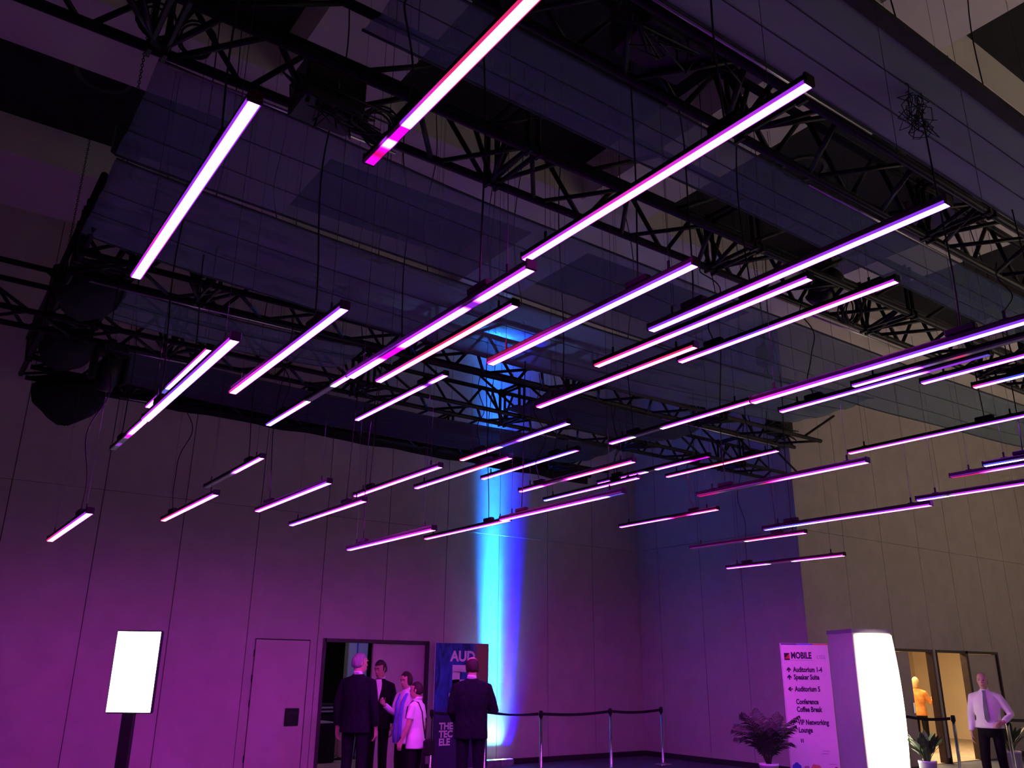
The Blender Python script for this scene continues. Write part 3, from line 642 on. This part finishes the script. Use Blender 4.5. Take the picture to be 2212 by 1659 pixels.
# backlit tower with bowed light face
tw = empty('light_tower', (12.55, 8.22, 0), 0, 'tower with glowing cream bowed face beside the wayfinding sign', 'light')
u = Vector((math.sin(math.radians(117)), math.cos(math.radians(117)), 0)); v_ = Vector((math.sin(math.radians(27)), math.cos(math.radians(27)), 0))
def tp(a, b, z): q = u*a+v_*b; return (q.x, q.y, z)
W1, W2, TH = .66, .78, 2.30
M_tw = mat('tower_side', (.60, .56, .60), .6, var=.03)
MB().rings([[tp(0, 0, z), tp(W1, 0, z), tp(W1, W2, z), tp(0, W2, z)] for z in (0, TH-.0)]).build('tower_body', M_tw, tw)
MB().rings([[tp(-.01, -.01, z), tp(W1+.01, -.01, z), tp(W1+.01, W2+.01, z), tp(-.01, W2+.01, z)] for z in (TH, TH+.06)]).build('top_cap', mat('tower_cap', (.30, .27, .34), .6, var=.05), tw)
fc = MB(); R_ = []
for i in range(13):
    z = .05+(TH-.08)*i/12; q = 2*i/12-1; bw = .05+.10*(1-q*q)
    R_.append([tp(.03+(W1-.02)*j/10 + (.06*(1-q*q) if j == 10 else 0), -.004-bw*math.sin(PI*(j+.3)/10.6), z) for j in range(11)] + [tp(W1-.01, -.003, z), tp(.03, -.003, z)])
fc.rings(R_).build('light_face', mat('tower_glow', (.8, .78, .7), .5, emit=(1, .93, .62), es=7.0), tw, True)

# ---------------------------------------------------------------- stanchions and belts
me_post = MB().lathe([(.0, 0), (.16, 0), (.16, .012), (.15, .02), (.04, .028), (.026, .05), (.026, .93), (.0, .93)], n=18).mesh('post', True)
me_head = MB().lathe([(.0, .93), (.036, .93), (.036, 1.0), (.030, 1.03), (.0, 1.03)], n=18).mesh('belt_head', True)
def stanchion(lab, x, y, grp):
    t = empty('stanchion', (x, y, 0), 0, lab, 'stanchion', grp)
    link_mesh('post', me_post, M_chrome, t); link_mesh('belt_head', me_head, M_black, t); return t
def belt(lab, a, b, z=.975, tw_=.0, m=None):
    a = Vector((*a, 0)); b = Vector((*b, 0)); d = (b-a).normalized(); n = Vector((-d.y, d.x, 0)); a = a+d*.045; b = b-d*.045; R_ = []
    for k in range(13):
        q = k/12; c = a.lerp(b, q)-a; zz = z-.03*math.sin(PI*q); ang = tw_*math.sin(PI*q*.999)
        up = Vector((0, 0, 1))*math.cos(ang)+n*math.sin(ang)
        R_.append([c+up*s1*.024+n*s2*.0012+Vector((0, 0, zz)) for s1, s2 in ((-1,-1),(1,-1),(1,1),(-1,1))])
    o = MB().rings(R_).build('barrier_belt', m or mat('belt_black', (.012, .010, .016), .7, var=.2), None); o.location = a
    tag(o, lab, 'belt', 'black retractable barrier belts')
SL = [(7.87, 13.31), (8.92, 13.25), (9.42, 12.28), (11.19, 12.49), (12.57, 12.56)]
for (x, y), lab in zip(SL, ('chrome stanchion left of the poster, beside the doorway', 'chrome stanchion at the suited man\'s right hand, before the poster', 'chrome stanchion right of the blue light, first of three in the open', 'middle chrome stanchion before the violet wall corner', 'last chrome stanchion of the row, at the violet side wall')):
    stanchion(lab, x, y, 'chrome stanchions along the back wall')
for k, lab in enumerate(('black belt passing behind the suited man before the poster', 'black belt crossing the blue light column', 'long black belt between the first two open stanchions', 'black belt ending at the violet side wall')):
    belt(lab, SL[k], SL[k+1], tw_=(.0, .9, .0, .0)[k])
SR = [(14.93, 8.96), (14.98, 8.09), (15.4, 7.41), (17.6, 7.5)]
for (x, y), lab in zip(SR, ('stanchion just right of the glowing tower', 'stanchion with a bright streak left of the walking man', 'stanchion with a bright streak right of the walking man', 'stanchion at the right edge by the closed door')):
    stanchion(lab, x, y, 'stanchions in the lobby')
belt('belt between the two lobby stanchions left of the walking man', SR[0], SR[1]); belt('black belt right of the walking man before the closed door', SR[2], SR[3])

# ---------------------------------------------------------------- plants
M_leafg = mat('palm_leaf', (.030, .055, .028), .5, var=.4, scale=9)
M_soil = mat('soil', (.03, .02, .015), .95, var=.3)
def pot(t, r, h, m=M_white):
    MB().lathe([(0, 0), (r*.80, 0), (r*.84, .02), (r, h-.03), (r*1.04, h-.03), (r*1.04, h), (r*.93, h), (r*.9, h-.05), (0, h-.05)], n=24).build('pot', m, t, True)
    MB().lathe([(0, h-.06), (r*.9, h-.045), (r*.5, h-.03), (0, h-.025)], n=18).build('soil', M_soil, t, True)
def frond(az, lean, ln, z0, nl=18, wl=.22):
    "one arching palm leaf: midrib and paired leaflets"
    mb = MB(); pts = []; d = Vector((math.cos(az), math.sin(az), 0)); sd = Vector((-d.y, d.x, 0))
    p = Vector((0, 0, z0))+d*.015; el = PI/2-lean*.35
    for k in range(nl+7):
        pts.append(p.copy()); q = k/(nl+6); e2 = el-lean*1.5*q**1.6
        p = p+(d*math.cos(e2)+Vector((0, 0, 1))*math.sin(e2))*ln/(nl+7)
    mb.tube(pts, [.007*(1-.8*k/len(pts)) for k in range(len(pts))], 5)
    for k in range(6, nl+7):
        q = (k-6)/nl; c = pts[k]; tg = (pts[min(k+1, len(pts)-1)]-pts[k-1]).normalized(); L_ = wl*(math.sin(PI*(.12+.85*q))**.7)
        for s_ in (-1, 1):
            dr_ = (tg*.75+sd*s_*.75+Vector((0, 0, -.18-.25*random.random()))).normalized(); up = tg.cross(dr_).normalized(); w2 = tg*.012
            m1, tip = c+dr_*L_*.5+Vector((0, 0, .012)), c+dr_*L_+Vector((0, 0, -.03))
            mb.add([c-w2*.5, c+w2*.5, m1+w2, tip, m1-w2], [(0, 1, 2, 4), (4, 2, 3)])
    return mb
random.seed(11)
pm_ = empty('potted_palm', (10.13, 8.12, 0), 0, 'potted palm with arching fronds in a white pot beside the sign', 'plant', 'potted plants')
pot(pm_, .125, .52)
for k in range(17):
    frond(k*2.4+.3, .35+.75*((k*7) % 10)/10, .62+.27*((k*3) % 7)/7, .47).build('frond', M_leafg, pm_)
def bushy(lab, loc, r, hp, ht, n, pale):
    t = empty('potted_plant', loc, 0, lab, 'plant', 'potted plants'); pot(t, r, hp, mat('pot_lilac', (.72, .70, .85), .5))
    for k in range(n):
        az = k*2.399; ln = ht*(.55+.45*random.random()); lean = .25+.8*random.random()
        d = Vector((math.cos(az), math.sin(az), 0)); sd = Vector((-d.y, d.x, 0)); pts = []; p = Vector((0, 0, hp-.05))+d*.02
        for q in range(7):
            pts.append(p.copy()); e2 = PI/2-lean*(.4+.9*q/6); p = p+(d*math.cos(e2)+Vector((0, 0, 1))*math.sin(e2))*ln/7
        mb = MB(); mb.tube(pts[:4], .005, 5); R_ = []
        for q in range(3, 7):
            wv = (.012, .055, .048, .006)[q-3]; R_.append([pts[q]-sd*wv, pts[q]+Vector((0, 0, -.008)), pts[q]+sd*wv])
        mb.rings(R_, cap=False, close=False); mb.build('leaf', mat('broad_leaf', (.045, .09, .035), .4, var=.4, scale=9), t)
bushy('leafy plant in a pale pot before the first lobby doorway', (13.06, 7.54, 0), .125, .46, .62, 34, 1)
bushy('plant half hidden behind the walking man at the right', (16.5, 7.95, 0), .15, .42, .75, 26, 0)

# ---------------------------------------------------------------- people
M_skin = mat('skin', (.55, .33, .25), .55, var=.08, scale=12)
M_skin2 = mat('skin_tan', (.40, .23, .17), .55, var=.08, scale=12)
M_suit = mat('suit_navy', (.010, .010, .016), .85, var=.3, scale=25, bump=.2, bscale=300, spec=.08)
M_suit2 = mat('suit_black', (.009, .008, .010), .85, var=.3, scale=25, bump=.2, bscale=300, spec=.08)
M_shirt = mat('shirt_white', (.78, .75, .78), .8, var=.04, scale=14, bump=.2, bscale=40)
M_hairb = mat('hair_brown', (.030, .018, .014), .6, var=.4, scale=30, stretch=(1, 1, .2))
M_hairg = mat('hair_grey', (.26, .24, .25), .6, var=.35, scale=30, stretch=(1, 1, .2))
M_hairy = mat('hair_blond', (.55, .36, .16), .6, var=.3, scale=30, stretch=(1, 1, .2))
M_shoe = mat('shoe_black', (.012, .010, .010), .35, var=.2)
M_eye = mat('eye_dark', (.05, .035, .03), .25); M_lip = mat('lip', (.33, .13, .12), .5)
def remesh(o, vox, it=4, fac=.6):
    m = o.modifiers.new('union', 'REMESH'); m.mode = 'VOXEL'; m.voxel_size = vox; m.use_smooth_shade = True
    s_ = o.modifiers.new('soften', 'SMOOTH'); s_.factor = fac; s_.iterations = it
def ellring(c, rx, ry, n=18): return [(c[0]+rx*math.cos(2*PI*k/n), c[1]+ry*math.sin(2*PI*k/n), c[2]) for k in range(n)]
def hand(mb, wrist, d, nrm, curl, side, s):
    "palm and five fingers; d along the hand, nrm out of the palm, side = +1/-1 gives the thumb side"
    d = d.normalized(); nrm = (nrm-d*nrm.dot(d)).normalized(); t = d.cross(nrm)*side
    P = lambda a, b, c: wrist+(d*a+t*b+nrm*c)*s
    R_ = []
    for a, wd, th in ((-.015, .026, .020), (.02, .033, .019), (.06, .042, .016), (.095, .041, .014)):
        R_.append([P(a, wd*math.cos(2*PI*k/12), th*math.sin(2*PI*k/12)) for k in range(12)])
    mb.rings(R_)
    for off, ln in ((.031, .070), (.0105, .080), (-.0105, .074), (-.031, .058)):
        pts = [P(.08, off, 0)]; ang = 0; p = Vector((.08, off, 0))
        for j, f in enumerate((.28, .40, .34, .26)):
            ang += curl*(.3, 1, 1.1, .8)[j]; p = p+Vector((math.cos(ang), 0, math.sin(ang)))*ln*f; pts.append(P(p.x, p.y, p.z))
        mb.tube(pts, [.0098*s, .0095*s, .009*s, .0085*s, .0065*s], 8)
    pts = [P(.015, .026, .004), P(.045, .050, .012), P(.072, .058, .018+.03*curl), P(.094, .056, .022+.05*curl)]
    mb.tube(pts, [.013*s, .0115*s, .010*s, .0075*s], 8)
def person(lab, loc, az, H, arms, look=(0, 0), skin=M_skin, hair='short', hairm=M_hairb, top='jacket', topm=M_suit, legm=M_suit,
           legs=None, drop=0, slim=1.0, shirt=None, tie=None, hem=None, lean=0, name='person', group='people standing in the hall', shoes=True, sleeve=1.0):
    """az = compass direction faced (0 = +Y, 90 = +X). arms: for right, left: (elbow, wrist, hand dir, palm normal, curl) rel. to shoulder, metres at 1.75 m"""
    s = H/1.75; t = empty(name, loc, -math.radians(az), lab, 'person', group)
    V = lambda x, y, z: Vector((x, y+lean*max(0, z-.9), z-drop))*s
    SH = {1: V(.182*slim, 0, 1.395), -1: V(-.182*slim, 0, 1.395)}
    LG = legs or {1: ((.095, 0, .92), (.10, .02, .49), (.105, -.01, .08)), -1: ((-.095, 0, .92), (-.10, .02, .49), (-.105, -.01, .08))}
    # --- body
    b = MB()
    HC = V(0, .015, 1.635); neck = V(0, -.005, 1.50)
    Mh = Matrix.Translation(HC) @ Euler((math.radians(look[1]), 0, -math.radians(look[0])), 'XYZ').to_matrix().to_4x4() @ Matrix.Diagonal((s, s, s, 1))
    R_ = []
    for z, rx, ry, yo in ((-.118, .020, .022, .050), (-.108, .040, .045, .036), (-.085, .054, .070, .022), (-.055, .062, .084, .012), (-.02, .068, .092, .005), (.02, .074, .097, 0), (.055, .074, .096, -.004), (.085, .064, .084, -.006), (.106, .042, .056, -.006), (.116, .014, .02, -.006)):
        R_.append([Mh @ Vector(q) for q in ellring((0, yo, z), rx, ry)])
    b.rings(R_)
    b.tube([Mh @ Vector(q) for q in ((0, .086, .022), (0, .102, -.005), (0, .110, -.024))], [.008*s, .011*s, .014*s], 8)
    b.ell(Mh @ Vector((0, .088, -.062)), (.022*s, .012*s, .010*s)); b.ell(Mh @ Vector((0, .084, .040)), (.045*s, .012*s, .008*s))
    for e in (-1, 1): b.ell(Mh @ Vector((e*.075, -.004, -.005)), (.011*s, .020*s, .032*s), 8, 6)
    b.tube([V(0, -.01, 1.38), neck, Mh @ Vector((0, -.012, -.06))], [.068*s, .054*s, .056*s], 12)
    T = [(.86, .13, .095), (.95, .145, .10), (1.08, .13, .09), (1.25, .155, .105), (1.36, .150, .085), (1.43, .085, .07), (1.47, .055, .055)]
    b.rings([[v for v in [V(x, y, z) for x, y, z in ellring((0, -.005, zz), rx*slim, ry)]] for zz, rx, ry in T])
    for e in (1, -1):
        el, wr, hd, pn, cu = arms[e]; el = SH[e]+Vector(el)*s; wr = el+Vector(wr)*s
        b.tube([SH[e]*.92+V(0, 0, 1.40)*.08, SH[e], (SH[e]+el)/2, el, (el*2+wr)/3, wr], [.055*s, .052*s, .045*s, .038*s, .040*s, .026*s], 10)
        hand(b, wr+Vector(hd).normalized()*.012*s, Vector(hd), Vector(pn), cu, e, s)
        h_, k_, a_ = [V(*q) for q in LG[e]]
        b.tube([h_+Vector((0, 0, .03)), h_, (h_+k_)/2, k_, (k_*2+a_)/3, a_], [.08*s, .078*s, .062*s, .048*s, .050*s, .033*s], 10)
        fd = Vector((e*.12, 1, 0)).normalized()
        b.tube([a_+fd*-.03*s+Vector((0, 0, -.03*s)), a_+fd*.05*s+Vector((0, 0, -.045*s)), a_+fd*.14*s+Vector((0, 0, -.055*s))], [.032*s, .034*s, .024*s], 8)
    bo = b.build('body', skin, t, True); remesh(bo, .0072, 3, .5)
    # --- face
    for e in (-1, 1):
        MB().ell(Mh @ Vector((e*.030, .083, .016)), (.012*s, .009*s, .007*s), 10, 6).build('eye', M_eye, t, True)
        MB().tube([Mh @ Vector((e*.014, .097, .034)), Mh @ Vector((e*.032, .095, .038)), Mh @ Vector((e*.050, .083, .034))], .0045*s, 6).build('eyebrow', hairm, t, True)
    MB().ell(Mh @ Vector((0, .097, -.060)), (.022*s, .006*s, .006*s), 10, 6).build('mouth', M_lip, t, True)
    # --- hair: closed shell, sunk into the head where skin shows
    hb = MB(); R_ = []; nv, nu = 22, 28
    for i in range(nv+1):
        a = -PI/2+PI*(i+.05)/(nv+.1); ring = []
        for k in range(nu):
            ph = 2*PI*k/nu; dx, dy, dz = math.cos(a)*math.cos(ph), math.cos(a)*math.sin(ph), math.sin(a)
            if hair == 'bald': cov = (dy < .35 and -.45 < dz < .25+.1*dy) * .55
            elif hair == 'thin': cov = 1.0 if (dy < .30 and -.55 < dz < .52-.25*dy) else (.0 if dz > .3 else 0)
            elif hair == 'bob': cov = 1.0 if (dz > .42+.15*dy or (dy < .45 and dz > -.75 and not (dy > .2 and dz < .1 and abs(dx) < .75))) else 0
            elif hair == 'long': cov = 1.15 if (dz > .45 or dy < .40) else 0
            else: cov = (1.0 if dz > .46 or dy < -.25 else .72) if (dz > .46 or (dy < .30 and dz > -.50+.9*max(0, dy+.15))) else 0
            sc = .90+.185*cov+.02*cov*noise.noise((dx*5, dy*5, dz*5))
            zz = .004+.118*dz*sc
            if hair == 'long' and dz < 0 and dy < .4: zz *= 1.5
            ring.append(Mh @ Vector((.078*dx*sc, -.006+.100*dy*sc, zz)))
        R_.append(ring)
    hb.rings(R_).build('hair', hairm, t, True)
    # --- clothes
    hz = hem if hem is not None else (.80 if top == 'jacket' else .86)
    c = MB(); k_ = 1.0 if top == 'jacket' else .94
    T = [(hz, .195, .140) if top == 'jacket' else (hz, .212, .156), (.95, .190, .138) if top == 'jacket' else (.95, .204, .150), (1.08, .178, .128), (1.25, .198, .138), (1.36, .200, .122), (1.42, .168, .100), (1.465, .105, .082), (1.505, .064, .064)]
    if drop: T = [q for q in T if q[0] >= hz]
    c.rings([[V(x, y, z) for x, y, z in ellring((0, -.005, zz), rx*slim*k_, ry*k_, 24)] for zz, rx, ry in T])
    for e in (1, -1):
        el, wr, hd, pn, cu = arms[e]; el = SH[e]+Vector(el)*s; wr = el+Vector(wr)*s
        en = el.lerp(wr, .93*sleeve if sleeve >= .5 else 0) if sleeve >= .5 else SH[e].lerp(el, .2+1.6*sleeve)
        pts = [V(e*.09*slim, 0, 1.425), SH[e]+Vector((0, 0, .0)), (SH[e]+el)/2] + ([el, (el+en)/2, en] if sleeve >= .5 else [en])
        rr = [.058*s*k_, .064*s*k_, .064*s*k_] + ([.058*s*k_, .053*s*k_, .046*s*k_] if sleeve >= .5 else [.066*s*k_])
        c.tube(pts, rr, 12)
    co = c.build(top, topm, t, True); remesh(co, .0115, 5, .6)
    R_ = [[V(x, y, z) for x, y, z in ellring((0, -.006-.01*i, 1.495+.015*i), .066-.004*i, .066-.004*i, 20)] for i in range(4)]
    MB().rings(R_).build('collar', shirt or (topm if top != 'jacket' else M_shirt), t, True)
    if top == 'jacket' and shirt:
        R_ = []
        for zz, w in ((1.06, .012), (1.14, .024), (1.25, .048), (1.36, .066), (1.43, .060), (1.49, .04)):
            ry = .145 if zz < 1.3 else (.128 if zz < 1.4 else .098 if zz < 1.45 else .072); rx = .20*slim
            R_.append([V(x, -.005+(ry+o_)*math.sqrt(max(0, 1-(x/rx)**2)), zz) for o_ in (-.02, .004) for x in ((-w, -w/2, 0, w/2, w) if o_ < 0 else (w, w/2, 0, -w/2, -w))])
        MB().rings(R_).build('shirt_front', shirt, t, True)
    if tie:
        R_ = []
        for zz, w, y in ((1.02, .004, .135), (1.07, .032, .137), (1.25, .028, .140), (1.38, .020, .118), (1.45, .016, .088), (1.475, .022, .083), (1.49, .018, .078)):
            R_.append([V(-w, y-.008, zz), V(w, y-.008, zz), V(w, y+.004, zz), V(-w, y+.004, zz)])
        MB().rings(R_).build('tie', tie, t)
    l = MB(); hips = [(.995, .158, .118), (.93, .172, .128), (.86, .172, .128), (.80, .12, .10)]
    l.rings([[V(x, y, z) for x, y, z in ellring((0, -.008, zz), rx*slim, ry, 20)] for zz, rx, ry in hips])
    for e in (1, -1):
        h_, k2, a_ = [V(*q) for q in LG[e]]
        l.tube([h_+Vector((0, 0, .0)), h_.lerp(k2, .3), k2, k2.lerp(a_, .5), a_+Vector((0, 0, -.035*s))], [.076*s, .084*s, .070*s, .064*s, .060*s], 14)
    lo = l.build('trousers', legm, t, True); remesh(lo, .0115, 5, .6)
    if shoes:
        for e in (1, -1):
            a_ = V(*LG[e][2]); fd = Vector((e*.12, 1, 0)).normalized(); sd = Vector((fd.y, -fd.x, 0)); R_ = []
            for q, w, h0 in ((-.075, .022, .05), (-.06, .034, .085), (0, .037, .085), (.07, .042, .06), (.13, .044, .042), (.175, .034, .032), (.195, .012, .02)):
                c0 = a_+fd*q*s; c0.z = a_.z-.078*s
                R_.append([c0+sd*w*s*math.cos(2*PI*k/12)+Vector((0, 0, h0*s*(.5+.5*math.sin(2*PI*k/12)))) for k in range(12)])
            MB().rings(R_).build('shoe', M_shoe, t, True)
    t['s_'] = s; del t['s_']
    return t, V, Mh, s
DOWN = lambda e: ((e*.06, -.03, -.28), (e*.015, .06, -.25), (0, .12, -1), (-e, 0, 0), .35)
PHONE = lambda e: ((e*.09, .02, -.27), (-e*.10, .22, .06), (-e*.5, .8, .25), (-e*.3, 0, 1), .55)
# grey-haired man in dark suit, seen from behind
m1, V1, H1, s1 = person('tall grey-haired man in a dark suit seen from behind by the doorway', (5.50, 11.34, 0), 52, 1.88,
    {1: DOWN(1), -1: DOWN(-1)}, look=(38, -4), hairm=M_hairg, slim=1.08)
m2, V2, H2, s2 = person('dark-haired man in open dark jacket and white shirt facing the group', (6.33, 12.29, 0), 228, 1.80,
    {1: ((.05, .03, -.27), (-.10, .20, .12), (-.4, .5, .7), (-.8, -.3, .2), .6), -1: DOWN(-1)}, look=(18, -16), skin=M_skin2, topm=M_suit2, legm=M_suit2, shirt=M_shirt, slim=.96)
w1, VW1, HW1, sw1 = person('dark-haired woman in a long white blouse with a blue scarf', (6.36, 11.50, 0), 258, 1.64,
    {1: ((.05, .06, -.25), (-.03, .21, .13), (-.1, .8, .6), (-1, 0, 0), .6), -1: DOWN(-1)}, look=(-6, -14), hair='bob', top='blouse', topm=M_shirt, legm=M_suit2, hem=.72, slim=.95)
sc = MB()
for e in (-1, 1):
    sc.tube([VW1(e*.05, -.05, 1.50), VW1(e*.075, .06, 1.43), VW1(e*.06, .135, 1.30), VW1(e*.05, .150, 1.10), VW1(e*.06, .165, .88), VW1(e*.05, .165, .74)], [(.02, .012), (.03, .014), (.036, .012), (.036, .012), (.040, .012), (.034, .010)], 10)
sc.build('scarf', mat('scarf_blue', (.18, .20, .72), .8, var=.15, scale=12), w1, True)
w2, VW2, HW2, sw2 = person('short-haired woman in a white shirt with a bag strap, seen from the side', (6.14, 10.80, 0), 322, 1.51,
    {1: DOWN(1), -1: ((-.05, .03, -.27), (-.01, .10, -.22), (0, .3, -1), (1, 0, 0), .45)}, look=(-8, 0), hair='short', top='blouse', topm=M_shirt, legm=M_suit2, slim=1.06, sleeve=.30, hem=.78, group='people standing in the hall')
MB().tube([VW2(-.06, .150, 1.22), VW2(-.085, .120, 1.38), VW2(-.095, .03, 1.475), VW2(-.10, -.07, 1.455), VW2(-.105, -.140, 1.32), VW2(-.09, -.165, 1.12), VW2(-.05, -.185, .93)], [(.011, .005)]*7, 6).build('bag_strap', M_black, w2, True)
MB().tube([VW2(-.244, .125, .955), VW2(-.245, .135, .925)], .030*sw2, 12).build('wristwatch', M_black, w2)
bg = MB().bevbox(-.12, .12, -.045, .045, -.20, 0, .02).build('shoulder_bag', M_blackcloth); bg.matrix_world = m_ = Matrix.Translation((6.14, 10.80, 0)) @ Matrix.Rotation(-math.radians(322), 4, 'Z') @ Matrix.Translation(VW2(.0, -.235, .92))
tag(bg, 'small black shoulder bag behind the short-haired woman\'s back', 'bag')
m3, V3, H3, s3 = person('balding man in a dark suit seen from behind before the blue poster', (6.42, 9.86, 0), 36, 1.84,
    {1: PHONE(1), -1: ((-.05, .0, -.28), (.06, .18, -.14), (.3, .8, -.2), (.6, 0, .8), .5)}, look=(-12, -10), hair='thin', slim=1.08)
# walking man in white shirt
wm, V4, H4, s4 = person('bald man in a white shirt and grey tie walking in the lobby', (14.11, 7.06, 0), 252, 1.71,
    {1: DOWN(1), -1: ((-.13, -.03, -.26), (.10, .17, -.10), (.6, .5, -.5), (.6, -.5, 0), .5)}, look=(4, -6), hair='bald', hairm=M_hairg, top='shirt', topm=M_shirt, legm=M_suit2,
    legs={1: ((.095, 0, .92), (.11, .12, .50), (.11, .10, .085)), -1: ((-.095, 0, .92), (-.10, -.02, .50), (-.10, -.20, .12))}, tie=mat('tie_grey', (.14, .16, .19), .6, var=.1), hem=.93, slim=1.04, group='people in the lobby')
MB().rings([[V4(x, y, z) for x, y, z in ellring((0, -.008, zz), .180, .134, 24)] for zz in (.945, .98)]).build('belt', M_shoe, wm, True)
# blond person in orange, inside the warm room
op, V5, H5, s5 = person('blond person in an orange top and dark trousers inside the warm room', (19.55, 11.32, 0), 70, 1.60,
    {1: ((.10, .06, -.24), (.02, .20, .06), (0, 1, .2), (-1, 0, 0), .5), -1: DOWN(-1)}, look=(10, -5), hair='long', hairm=M_hairy, top='blouse', topm=mat('top_orange', (.62, .22, .05), .8, var=.3, scale=10), legm=M_suit2, slim=.98, group='people in the lobby')
# seated person in the dim room, mostly hidden by the doorway group
stl = {1: ((.10, 0, .92), (.13, .42, .93), (.13, .40, .48)), -1: ((-.10, 0, .92), (-.12, .42, .93), (-.12, .38, .48))}
chair = empty('stool', (8.02, 16.35, 0), math.radians(80), 'low dark stool under the seated person', 'stool')
MB().lathe([(0, .43), (.17, .43), (.18, .45), (.17, .475), (0, .475)], n=18).build('seat', M_black, chair, True)
for k in range(4):
    a = PI/4+k*PI/2; MB().cyl((.10*math.cos(a), .10*math.sin(a), .43), (.16*math.cos(a), .16*math.sin(a), 0), .012, n=7).build('leg', M_truss, chair, True)
sp_, V6, H6, s6 = person('seated person in beige trousers holding a lit phone in the dim room', (8.02, 16.35, 0), 280, 1.72,
    {1: ((.03, .10, -.26), (-.08, .22, .06), (-.3, .9, .1), (0, 0, 1), .6), -1: ((-.03, .10, -.26), (.08, .22, .04), (.3, .9, .1), (0, 0, 1), .6)}, look=(0, -25), topm=M_suit2, top='jacket', legm=mat('trousers_beige', (.45, .37, .30), .8, var=.08), legs=stl, drop=.385, hem=.86, group='people behind the doorway')
ph = MB().bevbox(-.037, .037, -.075, .075, -.004, .004, .003).build('phone', M_black)
ph.matrix_world = Matrix.Translation((8.02, 16.35, 0)) @ Matrix.Rotation(-math.radians(280), 4, 'Z') @ Matrix.Translation(V6(0, .42, 1.24)) @ Matrix.Rotation(.6, 4, 'X')
MB().box(-.033, .033, -.070, .070, .004, .0045).build('screen', mat('phone_glow', (.8, .8, .8), .3, emit=(.8, .9, 1), es=4), ph)
tag(ph, 'phone with glowing screen held by the seated person', 'phone')
